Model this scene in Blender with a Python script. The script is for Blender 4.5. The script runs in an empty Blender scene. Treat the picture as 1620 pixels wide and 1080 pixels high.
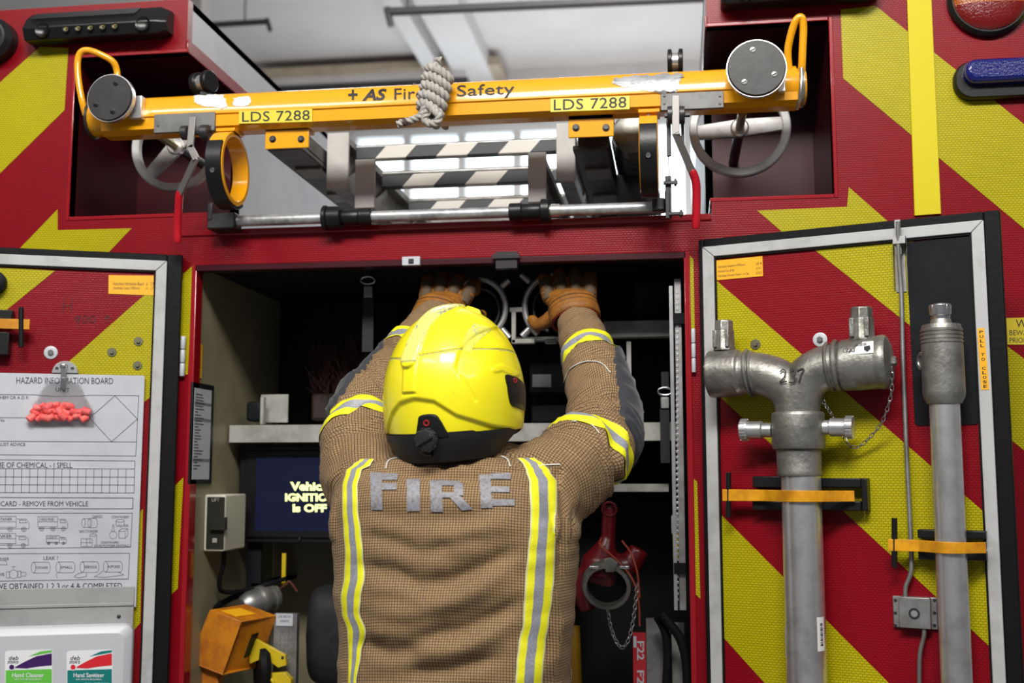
import bpy, bmesh, math, random
from mathutils import Vector, Matrix, noise
from mathutils.bvhtree import BVHTree
random.seed(4)
R = math.radians
PI = math.pi
SC = bpy.context.scene
COL = SC.collection
V = Vector

# ---------------------------------------------------------------- camera
F = 1810.0                      # focal length in pixels of the 1620 wide frame
CAM = V((0.544, -2.67, 1.47))
cam_data = bpy.data.cameras.new('camera')
cam = bpy.data.objects.new('camera', cam_data)
COL.objects.link(cam)
cam.location = CAM
cam.rotation_euler = (R(90 + 6.7), 0, R(8.2))
cam_data.sensor_width = 36
cam_data.lens = F * 36 / 1620
cam_data.clip_start = 0.02
cam_data.dof.use_dof = True
cam_data.dof.focus_distance = 2.35
cam_data.dof.aperture_fstop = 3.2
SC.camera = cam
SC.view_settings.view_transform = 'Standard'
SC.view_settings.look = 'None'
SC.view_settings.gamma = 1
SC.view_settings.exposure = 0.0

# ---------------------------------------------------------------- world and lamps
world = bpy.data.worlds.new('sky')
SC.world = world
world.use_nodes = True
bg = world.node_tree.nodes['Background']
bg.inputs[0].default_value = (0.80, 0.88, 1.0, 1)
bg.inputs[1].default_value = 0.15

def area(name, loc, aim, sx, sy, power, colr=(1, 0.97, 0.92)):
    d = bpy.data.lights.new(name, 'AREA')
    d.shape = 'RECTANGLE'; d.size = sx; d.size_y = sy; d.energy = power; d.color = colr
    o = bpy.data.objects.new(name, d); COL.objects.link(o)
    o.location = loc
    o.rotation_euler = (V(aim) - V(loc)).to_track_quat('-Z', 'Y').to_euler()
    return o
# light tubes hung under the station ceiling, behind the photographer and beyond the engine, plus a low fill lamp
area('hall_area_light', (0.35, -3.4, 4.4), (0.1, -0.4, 1.5), 1.9, 0.7, 205)
area('hall_area_light', (-2.2, -3.6, 4.6), (0, 0, 1.5), 2.2, 0.35, 55)
area('hall_area_light', (3.1, -3.8, 4.6), (0, 0, 1.5), 2.2, 0.35, 42)
area('hall_area_light', (0.2, 3.6, 4.6), (0.1, 3.9, 0.0), 4.0, 0.8, 110)
area('hall_area_light', (0.3, 6.3, 2.1), (0.1, 6.9, 4.6), 4.0, 0.8, 60)  # unseen fill by the far wall, facing up to brighten wall and ceiling

# ---------------------------------------------------------------- pixel rays (the survey of the photograph)
ROT = cam.rotation_euler.to_matrix()
def ray(px, py):
    return (ROT @ V(((px - 810) / F, (540 - py) / F, -1.0))).normalized()
def P(px, py, Y):
    """point seen at pixel px,py lying at depth y=Y"""
    d = ray(px, py)
    return CAM + d * ((Y - CAM.y) / d.y)
def mm(px, Y):
    """length in metres of px pixels at depth Y"""
    return px * (Y - CAM.y) / F

class Fr:
    """a flat working plane: origin, right, up and outward directions"""
    def __init__(s, o, u, n, v=(0, 0, 1)):
        s.o, s.u, s.v, s.n = V(o), V(u).normalized(), V(v).normalized(), V(n).normalized()
    def uv(s, px, py, d=0.0):
        r = ray(px, py)
        o = s.o + s.n * d
        t = (o - CAM).dot(s.n) / r.dot(s.n)
        q = CAM + r * t - s.o
        return q.dot(s.u), q.dot(s.v)
    def w(s, a, b, d=0.0):
        return s.o + s.u * a + s.v * b + s.n * d
    def p(s, px, py, d=0.0):
        a, b = s.uv(px, py, d)
        return s.w(a, b, d)
    def at(s, d):
        return Fr(s.o + s.n * d, s.u, s.n, s.v)
B = Fr((0, 0, 0), (1, 0, 0), (0, -1, 0))          # rear face of the fire engine
def BY(Y): return Fr((0, Y, 0), (1, 0, 0), (0, -1, 0))

# ---------------------------------------------------------------- materials
MATS = {}
def mat(name, col, rough=0.5, metal=0.0, bump=None, noise_=None, coat=0.0, emit=None, estr=1.0, trans=0.0, alpha=1.0, spec=0.5, sheen=0):
    """bump=(scale, strength); noise_=(scale, second colour, amount)"""
    if name in MATS: return MATS[name]
    m = bpy.data.materials.new(name); MATS[name] = m
    m.use_nodes = True
    nt = m.node_tree; b = nt.nodes['Principled BSDF']
    b.inputs['Base Color'].default_value = (*col, 1)
    b.inputs['Roughness'].default_value = rough
    b.inputs['Metallic'].default_value = metal
    b.inputs['Coat Weight'].default_value = coat
    b.inputs['Specular IOR Level'].default_value = spec
    b.inputs['Transmission Weight'].default_value = trans
    b.inputs['Alpha'].default_value = alpha
    if sheen: b.inputs['Sheen Weight'].default_value = sheen
    if emit:
        b.inputs['Emission Color'].default_value = (*emit, 1)
        b.inputs['Emission Strength'].default_value = estr
    tc = None
    if bump or noise_:
        tc = nt.nodes.new('ShaderNodeTexCoord')
    if noise_:
        n = nt.nodes.new('ShaderNodeTexNoise'); n.inputs['Scale'].default_value = noise_[0]; n.inputs['Detail'].default_value = 6
        n.inputs['Roughness'].default_value = 0.65
        nt.links.new(tc.outputs['Object'], n.inputs['Vector'])
        rp = nt.nodes.new('ShaderNodeValToRGB')
        lo = 0.62 - noise_[2] * 0.35
        rp.color_ramp.elements[0].position = lo; rp.color_ramp.elements[1].position = min(1, lo + 0.22)
        rp.color_ramp.elements[0].color = (*col, 1); rp.color_ramp.elements[1].color = (*noise_[1], 1)
        nt.links.new(n.outputs['Fac'], rp.inputs['Fac'])
        nt.links.new(rp.outputs['Color'], b.inputs['Base Color'])
    if bump:
        n2 = nt.nodes.new('ShaderNodeTexNoise'); n2.inputs['Scale'].default_value = bump[0]; n2.inputs['Detail'].default_value = 4
        nt.links.new(tc.outputs['Object'], n2.inputs['Vector'])
        bp = nt.nodes.new('ShaderNodeBump'); bp.inputs['Strength'].default_value = bump[1]; bp.inputs['Distance'].default_value = 0.002
        nt.links.new(n2.outputs['Fac'], bp.inputs['Height'])
        nt.links.new(bp.outputs['Normal'], b.inputs['Normal'])
    return m

def tape_mat(name, col, dark, rough, w=0.0085, h=0.0036, amt=1.0, uaxis=None):
    """retro-reflective sheeting: honeycomb of small cells with a darker net"""
    if name in MATS: return MATS[name]
    m = mat(name, col, rough, spec=.22)
    nt = m.node_tree; b = nt.nodes['Principled BSDF']
    tc = nt.nodes.new('ShaderNodeTexCoord')
    mp = nt.nodes.new('ShaderNodeMapping'); mp.inputs['Rotation'].default_value = (R(90), 0, 0)
    nt.links.new(tc.outputs['Object'], mp.inputs['Vector'])
    br = nt.nodes.new('ShaderNodeTexBrick')
    br.inputs['Scale'].default_value = 1.0
    br.inputs['Brick Width'].default_value = w; br.inputs['Row Height'].default_value = w * 0.62
    br.inputs['Mortar Size'].default_value = w * 0.13; br.inputs['Mortar Smooth'].default_value = 0.6
    br.inputs['Color1'].default_value = (*col, 1); br.inputs['Color2'].default_value = (*[c * 0.93 for c in col], 1)
    br.inputs['Mortar'].default_value = (*dark, 1)
    nt.links.new(mp.outputs['Vector'], br.inputs['Vector'])
    n = nt.nodes.new('ShaderNodeTexNoise'); n.inputs['Scale'].default_value = 3.0; n.inputs['Detail'].default_value = 5
    nt.links.new(tc.outputs['Object'], n.inputs['Vector'])
    mx = nt.nodes.new('ShaderNodeMix'); mx.data_type = 'RGBA'; mx.blend_type = 'MULTIPLY'
    mr = nt.nodes.new('ShaderNodeMapRange'); mr.inputs['From Min'].default_value = 0.3; mr.inputs['From Max'].default_value = 0.7
    mr.inputs['To Min'].default_value = 0.86; mr.inputs['To Max'].default_value = 1.0
    nt.links.new(n.outputs['Fac'], mr.inputs['Value'])
    mx.inputs[0].default_value = 1.0
    nt.links.new(br.outputs['Color'], mx.inputs[6]); nt.links.new(mr.outputs['Result'], mx.inputs[7])
    nt.links.new(mx.outputs[2], b.inputs['Base Color'])
    bp = nt.nodes.new('ShaderNodeBump'); bp.inputs['Strength'].default_value = 0.25; bp.inputs['Distance'].default_value = 0.0006
    nt.links.new(br.outputs['Fac'], bp.inputs['Height']); bp.invert = True
    nt.links.new(bp.outputs['Normal'], b.inputs['Normal'])
    return m

RED = tape_mat('red_reflective_sheet', (0.27, 0.004, 0.011), (0.17, 0.002, 0.007), 0.30)
YEL = tape_mat('yellow_reflective_sheet', (0.52, 0.455, 0.004), (0.27, 0.235, 0.004), 0.35)
REDP = mat('red_paint', (0.28, 0.004, 0.010), 0.22, coat=0.5, bump=(60, 0.08))
DRED = mat('shaded_red_paint', (0.040, 0.002, 0.005), 0.35, coat=0.15, spec=.3)  # red paint darkened: the shade of the recesses is put into the colour
YPLAIN = mat('plain_yellow_tape', (0.62, 0.52, 0.004), 0.5, spec=.3)
BLK = mat('black_rubber', (0.007, 0.007, 0.008), 0.5, bump=(90, 0.3), spec=.12)
BLKP = mat('black_plastic', (0.008, 0.008, 0.009), 0.36, bump=(150, 0.15), spec=.35)
BLKM = mat('dark_plastic_sheet', (0.007, 0.008, 0.010), 0.55, noise_=(8, (0.011, 0.013, 0.015), 0.6), spec=.12)
WHT = mat('white_frame_paint', (0.45, 0.455, 0.455), 0.42, noise_=(14, (0.34, 0.34, 0.33), 0.35), bump=(80, 0.15))
WPLAS = mat('white_plastic', (0.50, 0.515, 0.555), 0.38)
GREYW = mat('grey_bay_wall', (0.50, 0.52, 0.56), 0.45, noise_=(5, (0.42, 0.44, 0.48), 0.5))
CREAM = mat('cream_locker_paint', (0.27, 0.245, 0.155), 0.42, noise_=(4, (0.22, 0.195, 0.12), 0.6))
SHELF = mat('worn_white_shelf', (0.38, 0.38, 0.35), 0.4, noise_=(12, (0.25, 0.25, 0.22), 0.6))
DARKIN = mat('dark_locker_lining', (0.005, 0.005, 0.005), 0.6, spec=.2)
CAST = mat('cast_alloy', (0.33, 0.325, 0.30), 0.42, 0.75, bump=(110, 0.45), noise_=(18, (0.20, 0.195, 0.175), 0.6))
ALU = mat('brushed_aluminium', (0.72, 0.72, 0.73), 0.30, 0.82, bump=(40, 0.1), noise_=(22, (0.56, 0.56, 0.56), 0.5))
ALUD = mat('dull_aluminium', (0.40, 0.40, 0.40), 0.45, 0.8, noise_=(16, (0.27, 0.26, 0.25), 0.6))
GALV = mat('galvanised_tube', (0.50, 0.51, 0.52), 0.42, 0.6, bump=(70, 0.3), noise_=(30, (0.28, 0.29, 0.30), 0.6))
STEEL = mat('steel', (0.55, 0.55, 0.56), 0.25, 0.95)
DSTEEL = mat('dark_steel', (0.06, 0.06, 0.062), 0.42, 0.7, bump=(80, 0.3))
OLIVE = mat('bronzed_washer', (0.20, 0.19, 0.12), 0.4, 0.7)
BEAMY = mat('orange_yellow_paint', (0.82, 0.36, 0.006), 0.20, coat=0.6)
ORNG = mat('orange_strap_rubber', (0.72, 0.33, 0.008), 0.38, noise_=(20, (0.5, 0.20, 0.006), 0.6))
LABELO = mat('orange_label', (0.86, 0.42, 0.01), 0.4)
LABELY = mat('lime_yellow_label', (0.66, 0.56, 0.03), 0.35)
INK = mat('black_ink', (0.012, 0.012, 0.014), 0.6)
INKG = mat('faded_ink', (.012, .004, .006), 0.6)
PAPER = mat('paper_white', (0.50, 0.52, 0.57), 0.45, noise_=(7, (0.44, 0.46, 0.51), 0.5))
EORNG = mat('orange_equipment_paint', (0.55, 0.19, 0.006), 0.45, noise_=(24, (0.36, 0.10, 0.008), 0.5))
EYEL = mat('yellow_equipment_paint', (0.60, 0.44, 0.01), 0.4)
VRED = mat('red_valve_paint', (0.13, 0.004, 0.008), 0.32, noise_=(25, (0.12, 0.006, 0.01), 0.5))
GRIP = mat('red_grip_plastic', (0.45, 0.006, 0.018), 0.3)

# ---------------------------------------------------------------- mesh builder
class MB:
    def __init__(s): s.bm = bmesh.new()
    def prism(s, front, back, mi=0):
        n = len(front)
        a = [s.bm.verts.new(p) for p in front]; b = [s.bm.verts.new(p) for p in back]
        fs = [s.bm.faces.new(a), s.bm.faces.new(b[::-1])]
        for i in range(n):
            j = (i + 1) % n
            fs.append(s.bm.faces.new((a[i], b[i], b[j], a[j])))
        for f in fs: f.material_index = mi
        return s
    def pp(s, fr, pts, d0, d1, mi=0):
        """prism whose outline is given in pixels on plane fr; d0 back, d1 front"""
        uv = [fr.uv(x, y, d1) for x, y in pts]
        return s.prism([fr.w(a, b, d1) for a, b in uv], [fr.w(a, b, d0) for a, b in uv], mi)
    def box(s, fr, x0, y0, x1, y1, d0, d1, mi=0):
        """upright box in the plane fr spanned by two pixel corners"""
        a0, b0 = fr.uv(x0, y0, d1); a1, b1 = fr.uv(x1, y1, d1)
        return s.ubox(fr, a0, b1, a1, b0, d0, d1, mi)
    def ubox(s, fr, a0, b0, a1, b1, d0, d1, mi=0):
        c = [(a0, b0), (a1, b0), (a1, b1), (a0, b1)]
        return s.prism([fr.w(a, b, d1) for a, b in c], [fr.w(a, b, d0) for a, b in c], mi)
    def wbox(s, lo, hi, mi=0):
        c = [(lo[0], lo[2]), (hi[0], lo[2]), (hi[0], hi[2]), (lo[0], hi[2])]
        return s.prism([V((x, lo[1], z)) for x, z in c], [V((x, hi[1], z)) for x, z in c], mi)
    def obox(s, c, ax, ay, az, mi=0):
        """box by centre and three half-extent vectors"""
        c, ax, ay, az = V(c), V(ax), V(ay), V(az)
        q = [(-1, -1), (1, -1), (1, 1), (-1, 1)]
        return s.prism([c + ax * i + az * j - ay for i, j in q], [c + ax * i + az * j + ay for i, j in q], mi)
    def face(s, pts, mi=0):
        f = s.bm.faces.new([s.bm.verts.new(p) for p in pts]); f.material_index = mi
        return s
    def grid(s, rows, mi=0, closed=False, fn=None):
        vs = [[s.bm.verts.new(p) for p in r] for r in rows]
        n = len(vs[0])
        for i in range(len(vs) - 1):
            for j in range(n if closed else n - 1):
                k = (j + 1) % n
                f = s.bm.faces.new((vs[i][j], vs[i][k], vs[i + 1][k], vs[i + 1][j]))
                f.material_index = fn(i, j) if fn else mi
        return vs
    def tube(s, pts, r, seg=12, mi=0, closed=False, caps=True, lobe=None, sq=None):
        pts = [V(p) for p in pts]; n = len(pts)
        T = []
        for i in range(n):
            if closed: t = pts[(i + 1) % n] - pts[i - 1]
            else: t = pts[min(i + 1, n - 1)] - pts[max(i - 1, 0)]
            T.append(t.normalized())
        up = V((0, 0, 1)) if abs(T[0].z) < 0.9 else V((0, 1, 0))
        N = (up - T[0] * up.dot(T[0])).normalized()
        rings = []; L = 0
        for i in range(n):
            if i:
                L += (pts[i] - pts[i - 1]).length
                N = (N - T[i] * N.dot(T[i])).normalized()
            Bn = T[i].cross(N)
            ri = r[i] if isinstance(r, (list, tuple)) else r
            row = []
            for k in range(seg):
                a = 2 * PI * k / seg
                rr = ri
                if lobe: rr = ri * (1 + lobe[1] * abs(math.cos(1.5 * a - L * lobe[0])) - lobe[1] * .6)
                row.append(s.bm.verts.new(pts[i] + N * math.cos(a) * rr + Bn * math.sin(a) * rr))
            rings.append(row)
        for i in range(n if closed else n - 1):
            A, C = rings[i], rings[(i + 1) % n]
            off = 0
            if closed and i == n - 1:
                off = min(range(seg), key=lambda o: (A[0].co - C[o].co).length)
            for k in range(seg):
                f = s.bm.faces.new((A[k], A[(k + 1) % seg], C[(k + 1 + off) % seg], C[(k + off) % seg])); f.material_index = mi
        if caps and not closed:
            for rr in (rings[0][::-1], rings[-1]):
                f = s.bm.faces.new(rr); f.material_index = mi
        return s
    def lathe(s, c, ax, prof, seg=32, mi=0, ref=None, a0=0, a1=2 * PI, fn=None):
        """prof: list of (radius, height along ax); closed if radius 0 at both ends else capped"""
        c, ax = V(c), V(ax).normalized()
        ref = V(ref) if ref else (V((0, 0, 1)) if abs(ax.z) < 0.9 else V((1, 0, 0)))
        X = (ref - ax * ref.dot(ax)).normalized(); Y = ax.cross(X)
        full = abs((a1 - a0) - 2 * PI) < 1e-6
        m = seg if full else seg + 1
        rows = []
        for r, h in prof:
            if r < 1e-6: rows.append([s.bm.verts.new(c + ax * h)])
            else: rows.append([s.bm.verts.new(c + ax * h + (X * math.cos(a0 + (a1 - a0) * k / seg) + Y * math.sin(a0 + (a1 - a0) * k / seg)) * r) for k in range(m)])
        for i in range(len(rows) - 1):
            A, C = rows[i], rows[i + 1]
            q = fn(i) if fn else mi
            for k in range(seg):
                j = (k + 1) % m
                if len(A) == 1 and len(C) == 1: continue
                if len(A) == 1: f = s.bm.faces.new((A[0], C[j], C[k]))
                elif len(C) == 1: f = s.bm.faces.new((A[k], A[j], C[0]))
                else: f = s.bm.faces.new((A[k], A[j], C[j], C[k]))
                f.material_index = q
        if full:
            if len(rows[0]) > 1: s.bm.faces.new(rows[0][::-1]).material_index = fn(0) if fn else mi
            if len(rows[-1]) > 1: s.bm.faces.new(rows[-1]).material_index = fn(len(rows) - 2) if fn else mi
        return s
    def ring(s, c, ax, ro, ri, h, seg=48, mi=0, ch=0.0):
        """flat ring: outer/inner radius, thickness h (centred)"""
        c, ax = V(c), V(ax).normalized()
        ref = V((0, 0, 1)) if abs(ax.z) < 0.9 else V((1, 0, 0))
        X = (ref - ax * ref.dot(ax)).normalized(); Y = ax.cross(X)
        e = ch or h * 0.15
        prof = [(ri + e, h / 2), (ro - e, h / 2), (ro, h / 2 - e), (ro, -h / 2 + e), (ro - e, -h / 2), (ri + e, -h / 2), (ri, -h / 2 + e), (ri, h / 2 - e)]
        rows = [[c + ax * hh + (X * math.cos(2 * PI * k / seg) + Y * math.sin(2 * PI * k / seg)) * r for r, hh in prof] for k in range(seg)]
        vs = [[s.bm.verts.new(p) for p in r] for r in rows]
        for k in range(seg):
            A, C = vs[k], vs[(k + 1) % seg]
            for j in range(8):
                f = s.bm.faces.new((A[j], A[(j + 1) % 8], C[(j + 1) % 8], C[j])); f.material_index = mi
        return s
    def ball(s, c, r, mi=0, seg=16, sx=1, sy=1, sz=1):
        c = V(c); rows = []
        n = seg // 2
        for i in range(n + 1):
            a = PI * i / n
            if i in (0, n): rows.append([s.bm.verts.new(c + V((0, 0, r * sz * math.cos(a))))])
            else: rows.append([s.bm.verts.new(c + V((r * sx * math.sin(a) * math.cos(2 * PI * k / seg), r * sy * math.sin(a) * math.sin(2 * PI * k / seg), r * sz * math.cos(a)))) for k in range(seg)])
        for i in range(n):
            A, C = rows[i], rows[i + 1]
            for k in range(seg):
                j = (k + 1) % seg
                if len(A) == 1: f = s.bm.faces.new((A[0], C[k], C[j]))
                elif len(C) == 1: f = s.bm.faces.new((A[j], A[k], C[0]))
                else: f = s.bm.faces.new((A[k], C[k], C[j], A[j]))
                f.material_index = mi
        return s
    def line(s, fr, pts, w, d, mi=0, closed=False):
        """printed line: flat ribbon along pixel points on plane fr, width w metres"""
        q = [V((*fr.uv(x, y, d), 0)) for x, y in pts]
        return s.uline(fr, q, w, d, mi, closed)
    def uline(s, fr, q, w, d, mi=0, closed=False):
        n = len(q); ends = n if closed else n - 1
        for i in range(ends):
            a, b = q[i], q[(i + 1) % n]
            t = (b - a)
            if t.length < 1e-7: continue
            t = t.normalized(); m = V((-t.y, t.x, 0)) * w / 2
            a2, b2 = a - t * w / 2, b + t * w / 2
            s.face([fr.w(p.x, p.y, d) for p in (a2 - m, b2 - m, b2 + m, a2 + m)], mi)
        return s
    def hexbolt(s, c, ax, r, mi=0, washer=None, wm=None):
        if washer: s.lathe(c, ax, [(washer, 0), (washer, 0.0015), (washer * .93, 0.002)], 20, mi if wm is None else wm)
        s.lathe(c, ax, [(r, 0.001), (r, 0.005), (r * .85, 0.006)], 6, mi)
        return s
    def build(s, name, mats, parent=None, bevel=0.0, smooth=True, sub=0, ang=35, solid=0.0, keep=False):
        bm = s.bm
        bmesh.ops.recalc_face_normals(bm, faces=bm.faces)
        if smooth:
            lim = R(ang)
            for f in bm.faces: f.smooth = True
            for e in bm.edges:
                if len(e.link_faces) == 2:
                    if e.calc_face_angle(0) > lim: e.smooth = False
        me = bpy.data.meshes.new(name); bm.to_mesh(me); bm.free()
        if not isinstance(mats, (list, tuple)): mats = [mats]
        for m in mats: me.materials.append(m)
        o = bpy.data.objects.new(name, me); COL.objects.link(o)
        if bevel:
            md = o.modifiers.new('bevel', 'BEVEL'); md.width = bevel; md.segments = 2; md.limit_method = 'ANGLE'; md.angle_limit = R(40)
            md.harden_normals = False
        if solid:
            md = o.modifiers.new('solid', 'SOLIDIFY'); md.thickness = solid; md.offset = 0
        if sub:
            md = o.modifiers.new('sub', 'SUBSURF'); md.levels = sub; md.render_levels = sub
        if parent: put(o, parent)
        return o

def put(o, parent):
    """parent keeping the world position (parents are unrotated Empties or world-built meshes)"""
    o.parent = parent
    o.matrix_parent_inverse = parent.matrix_world.inverted()
def thing(name, label, cat, loc=(0, 0, 0), group=None):
    o = bpy.data.objects.new(name, None); COL.objects.link(o)
    o.empty_display_size = 0.05
    o.location = loc
    o.matrix_world = Matrix.Translation(V(loc))
    o['label'] = label; o['category'] = cat
    if group: o['group'] = group
    return o
def tag(o, label, cat, group=None, kind=None):
    if label: o['label'] = label
    if cat: o['category'] = cat
    if group: o['group'] = group
    if kind: o['kind'] = kind
    return o
def structure(o):
    o['kind'] = 'structure'; return o

_txt = {}
def text_tris(s, bold=0.0, shear=0.0, spacing=1.0, align='LEFT'):
    """flat text as (verts, faces) with its box scaled to 0..1; aspect also returned"""
    key = (s, bold, shear, spacing, align)
    if key in _txt: return _txt[key]
    cu = bpy.data.curves.new('t', 'FONT'); cu.body = s; cu.offset = bold; cu.shear = shear
    cu.space_character = spacing; cu.align_x = align; cu.resolution_u = 3; cu.space_line = 0.95
    o = bpy.data.objects.new('t', cu); COL.objects.link(o)
    dg = bpy.context.evaluated_depsgraph_get(); dg.update()
    me = bpy.data.meshes.new_from_object(o.evaluated_get(dg))
    bm = bmesh.new(); bm.from_mesh(me)
    bmesh.ops.triangulate(bm, faces=bm.faces)
    bmesh.ops.remove_doubles(bm, verts=bm.verts, dist=1e-5)
    xs = [v.co.x for v in bm.verts]; ys = [v.co.y for v in bm.verts]
    x0, x1, y0, y1 = min(xs), max(xs), min(ys), max(ys)
    bm.verts.index_update()
    vs = [((v.co.x - x0) / (x1 - x0), (v.co.y - y0) / (y1 - y0)) for v in bm.verts]
    fs = [[v.index for v in f.verts] for f in bm.faces]
    bm.free(); bpy.data.objects.remove(o); bpy.data.curves.remove(cu); bpy.data.meshes.remove(me)
    _txt[key] = (vs, fs, (x1 - x0) / (y1 - y0))
    return _txt[key]
def text(mb, s, quad, fn, mi=0, bold=0.0, shear=0.0, spacing=1.0, align='LEFT', fine=0):
    """write s so that its box fills the quad (bottom-left, bottom-right, top-right, top-left); fn maps quad units to a point"""
    vs, fs, asp = text_tris(s, bold, shear, spacing, align)
    if fine:                                  # split long triangles so the writing can follow a curve
        vs = list(vs); todo = list(fs); fs = []
        while todo:
            t = todo.pop()
            e = [((vs[t[i]][0] - vs[t[(i + 1) % 3]][0]) * asp) ** 2 + (vs[t[i]][1] - vs[t[(i + 1) % 3]][1]) ** 2 for i in range(3)]
            k = e.index(max(e))
            if e[k] < fine * fine: fs.append(t); continue
            a, b, c = t[k], t[(k + 1) % 3], t[(k + 2) % 3]
            vs.append(((vs[a][0] + vs[b][0]) / 2, (vs[a][1] + vs[b][1]) / 2)); n = len(vs) - 1
            todo += [(a, n, c), (n, b, c)]
    bl, br, tr, tl = [V((*q, 0)) for q in quad]
    pts = []
    for a, b in vs:
        q = (bl * (1 - a) + br * a) * (1 - b) + (tl * (1 - a) + tr * a) * b
        pts.append(mb.bm.verts.new(fn(q.x, q.y)))
    for f in fs:
        try: mb.bm.faces.new([pts[i] for i in f]).material_index = mi
        except ValueError: pass
def textpx(mb, s, x0, y0, x1, y1, fr, d, mi=0, sk=0.0, **k):
    """text in pixel box x0,y0(top) x1,y1(bottom); sk = rise in px of the right end"""
    text(mb, s, [(x0, y1), (x1, y1 - sk), (x1, y0 - sk), (x0, y0)], lambda x, y: fr.p(x, y, d), mi, **k)

def smoothpts(pts, n=8, closed=False):
    """Catmull-Rom through pts"""
    pts = [V(p) for p in pts]; out = []
    m = len(pts)
    for i in range(m if closed else m - 1):
        p0 = pts[(i - 1) % m] if closed or i else pts[0] * 2 - pts[1]
        p1 = pts[i]; p2 = pts[(i + 1) % m]
        p3 = pts[(i + 2) % m] if closed or i < m - 2 else p2 * 2 - p1
        for k in range(n):
            t = k / n
            out.append(0.5 * ((2 * p1) + (p2 - p0) * t + (2 * p0 - 5 * p1 + 4 * p2 - p3) * t * t + (3 * p1 - p0 - 3 * p2 + p3) * t ** 3))
    if not closed: out.append(pts[-1])
    return out
def chain(name, pts, parent, r=0.0011, L=0.012, mats=STEEL, wid=0.0035):
    """links along a polyline, alternately turned"""
    pts = [V(p) for p in pts]
    mb = MB()
    dist = [0]
    for i in range(1, len(pts)): dist.append(dist[-1] + (pts[i] - pts[i - 1]).length)
    def at(s):
        for i in range(1, len(pts)):
            if s <= dist[i] or i == len(pts) - 1:
                t = (s - dist[i - 1]) / max(1e-9, dist[i] - dist[i - 1])
                return pts[i - 1].lerp(pts[i], t), (pts[i] - pts[i - 1]).normalized()
    s = 0; k = 0
    step = L * 0.78
    while s < dist[-1]:
        c, t = at(s)
        u = t.cross(V((0, 1, 0)));  u = u.normalized() if u.length > .1 else V((1, 0, 0))
        w = t.cross(u).normalized()
        side = (u * .85 + w * .5).normalized() if k % 2 else (w * .85 - u * .5).normalized()
        loop = []
        for q in range(12):
            a = 2 * PI * q / 12
            loop.append(c + t * math.cos(a) * L * .5 + side * math.sin(a) * wid)
        mb.tube(loop, r, 6, closed=True)
        s += step; k += 1
    return mb.build(name, mats, parent)
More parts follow.
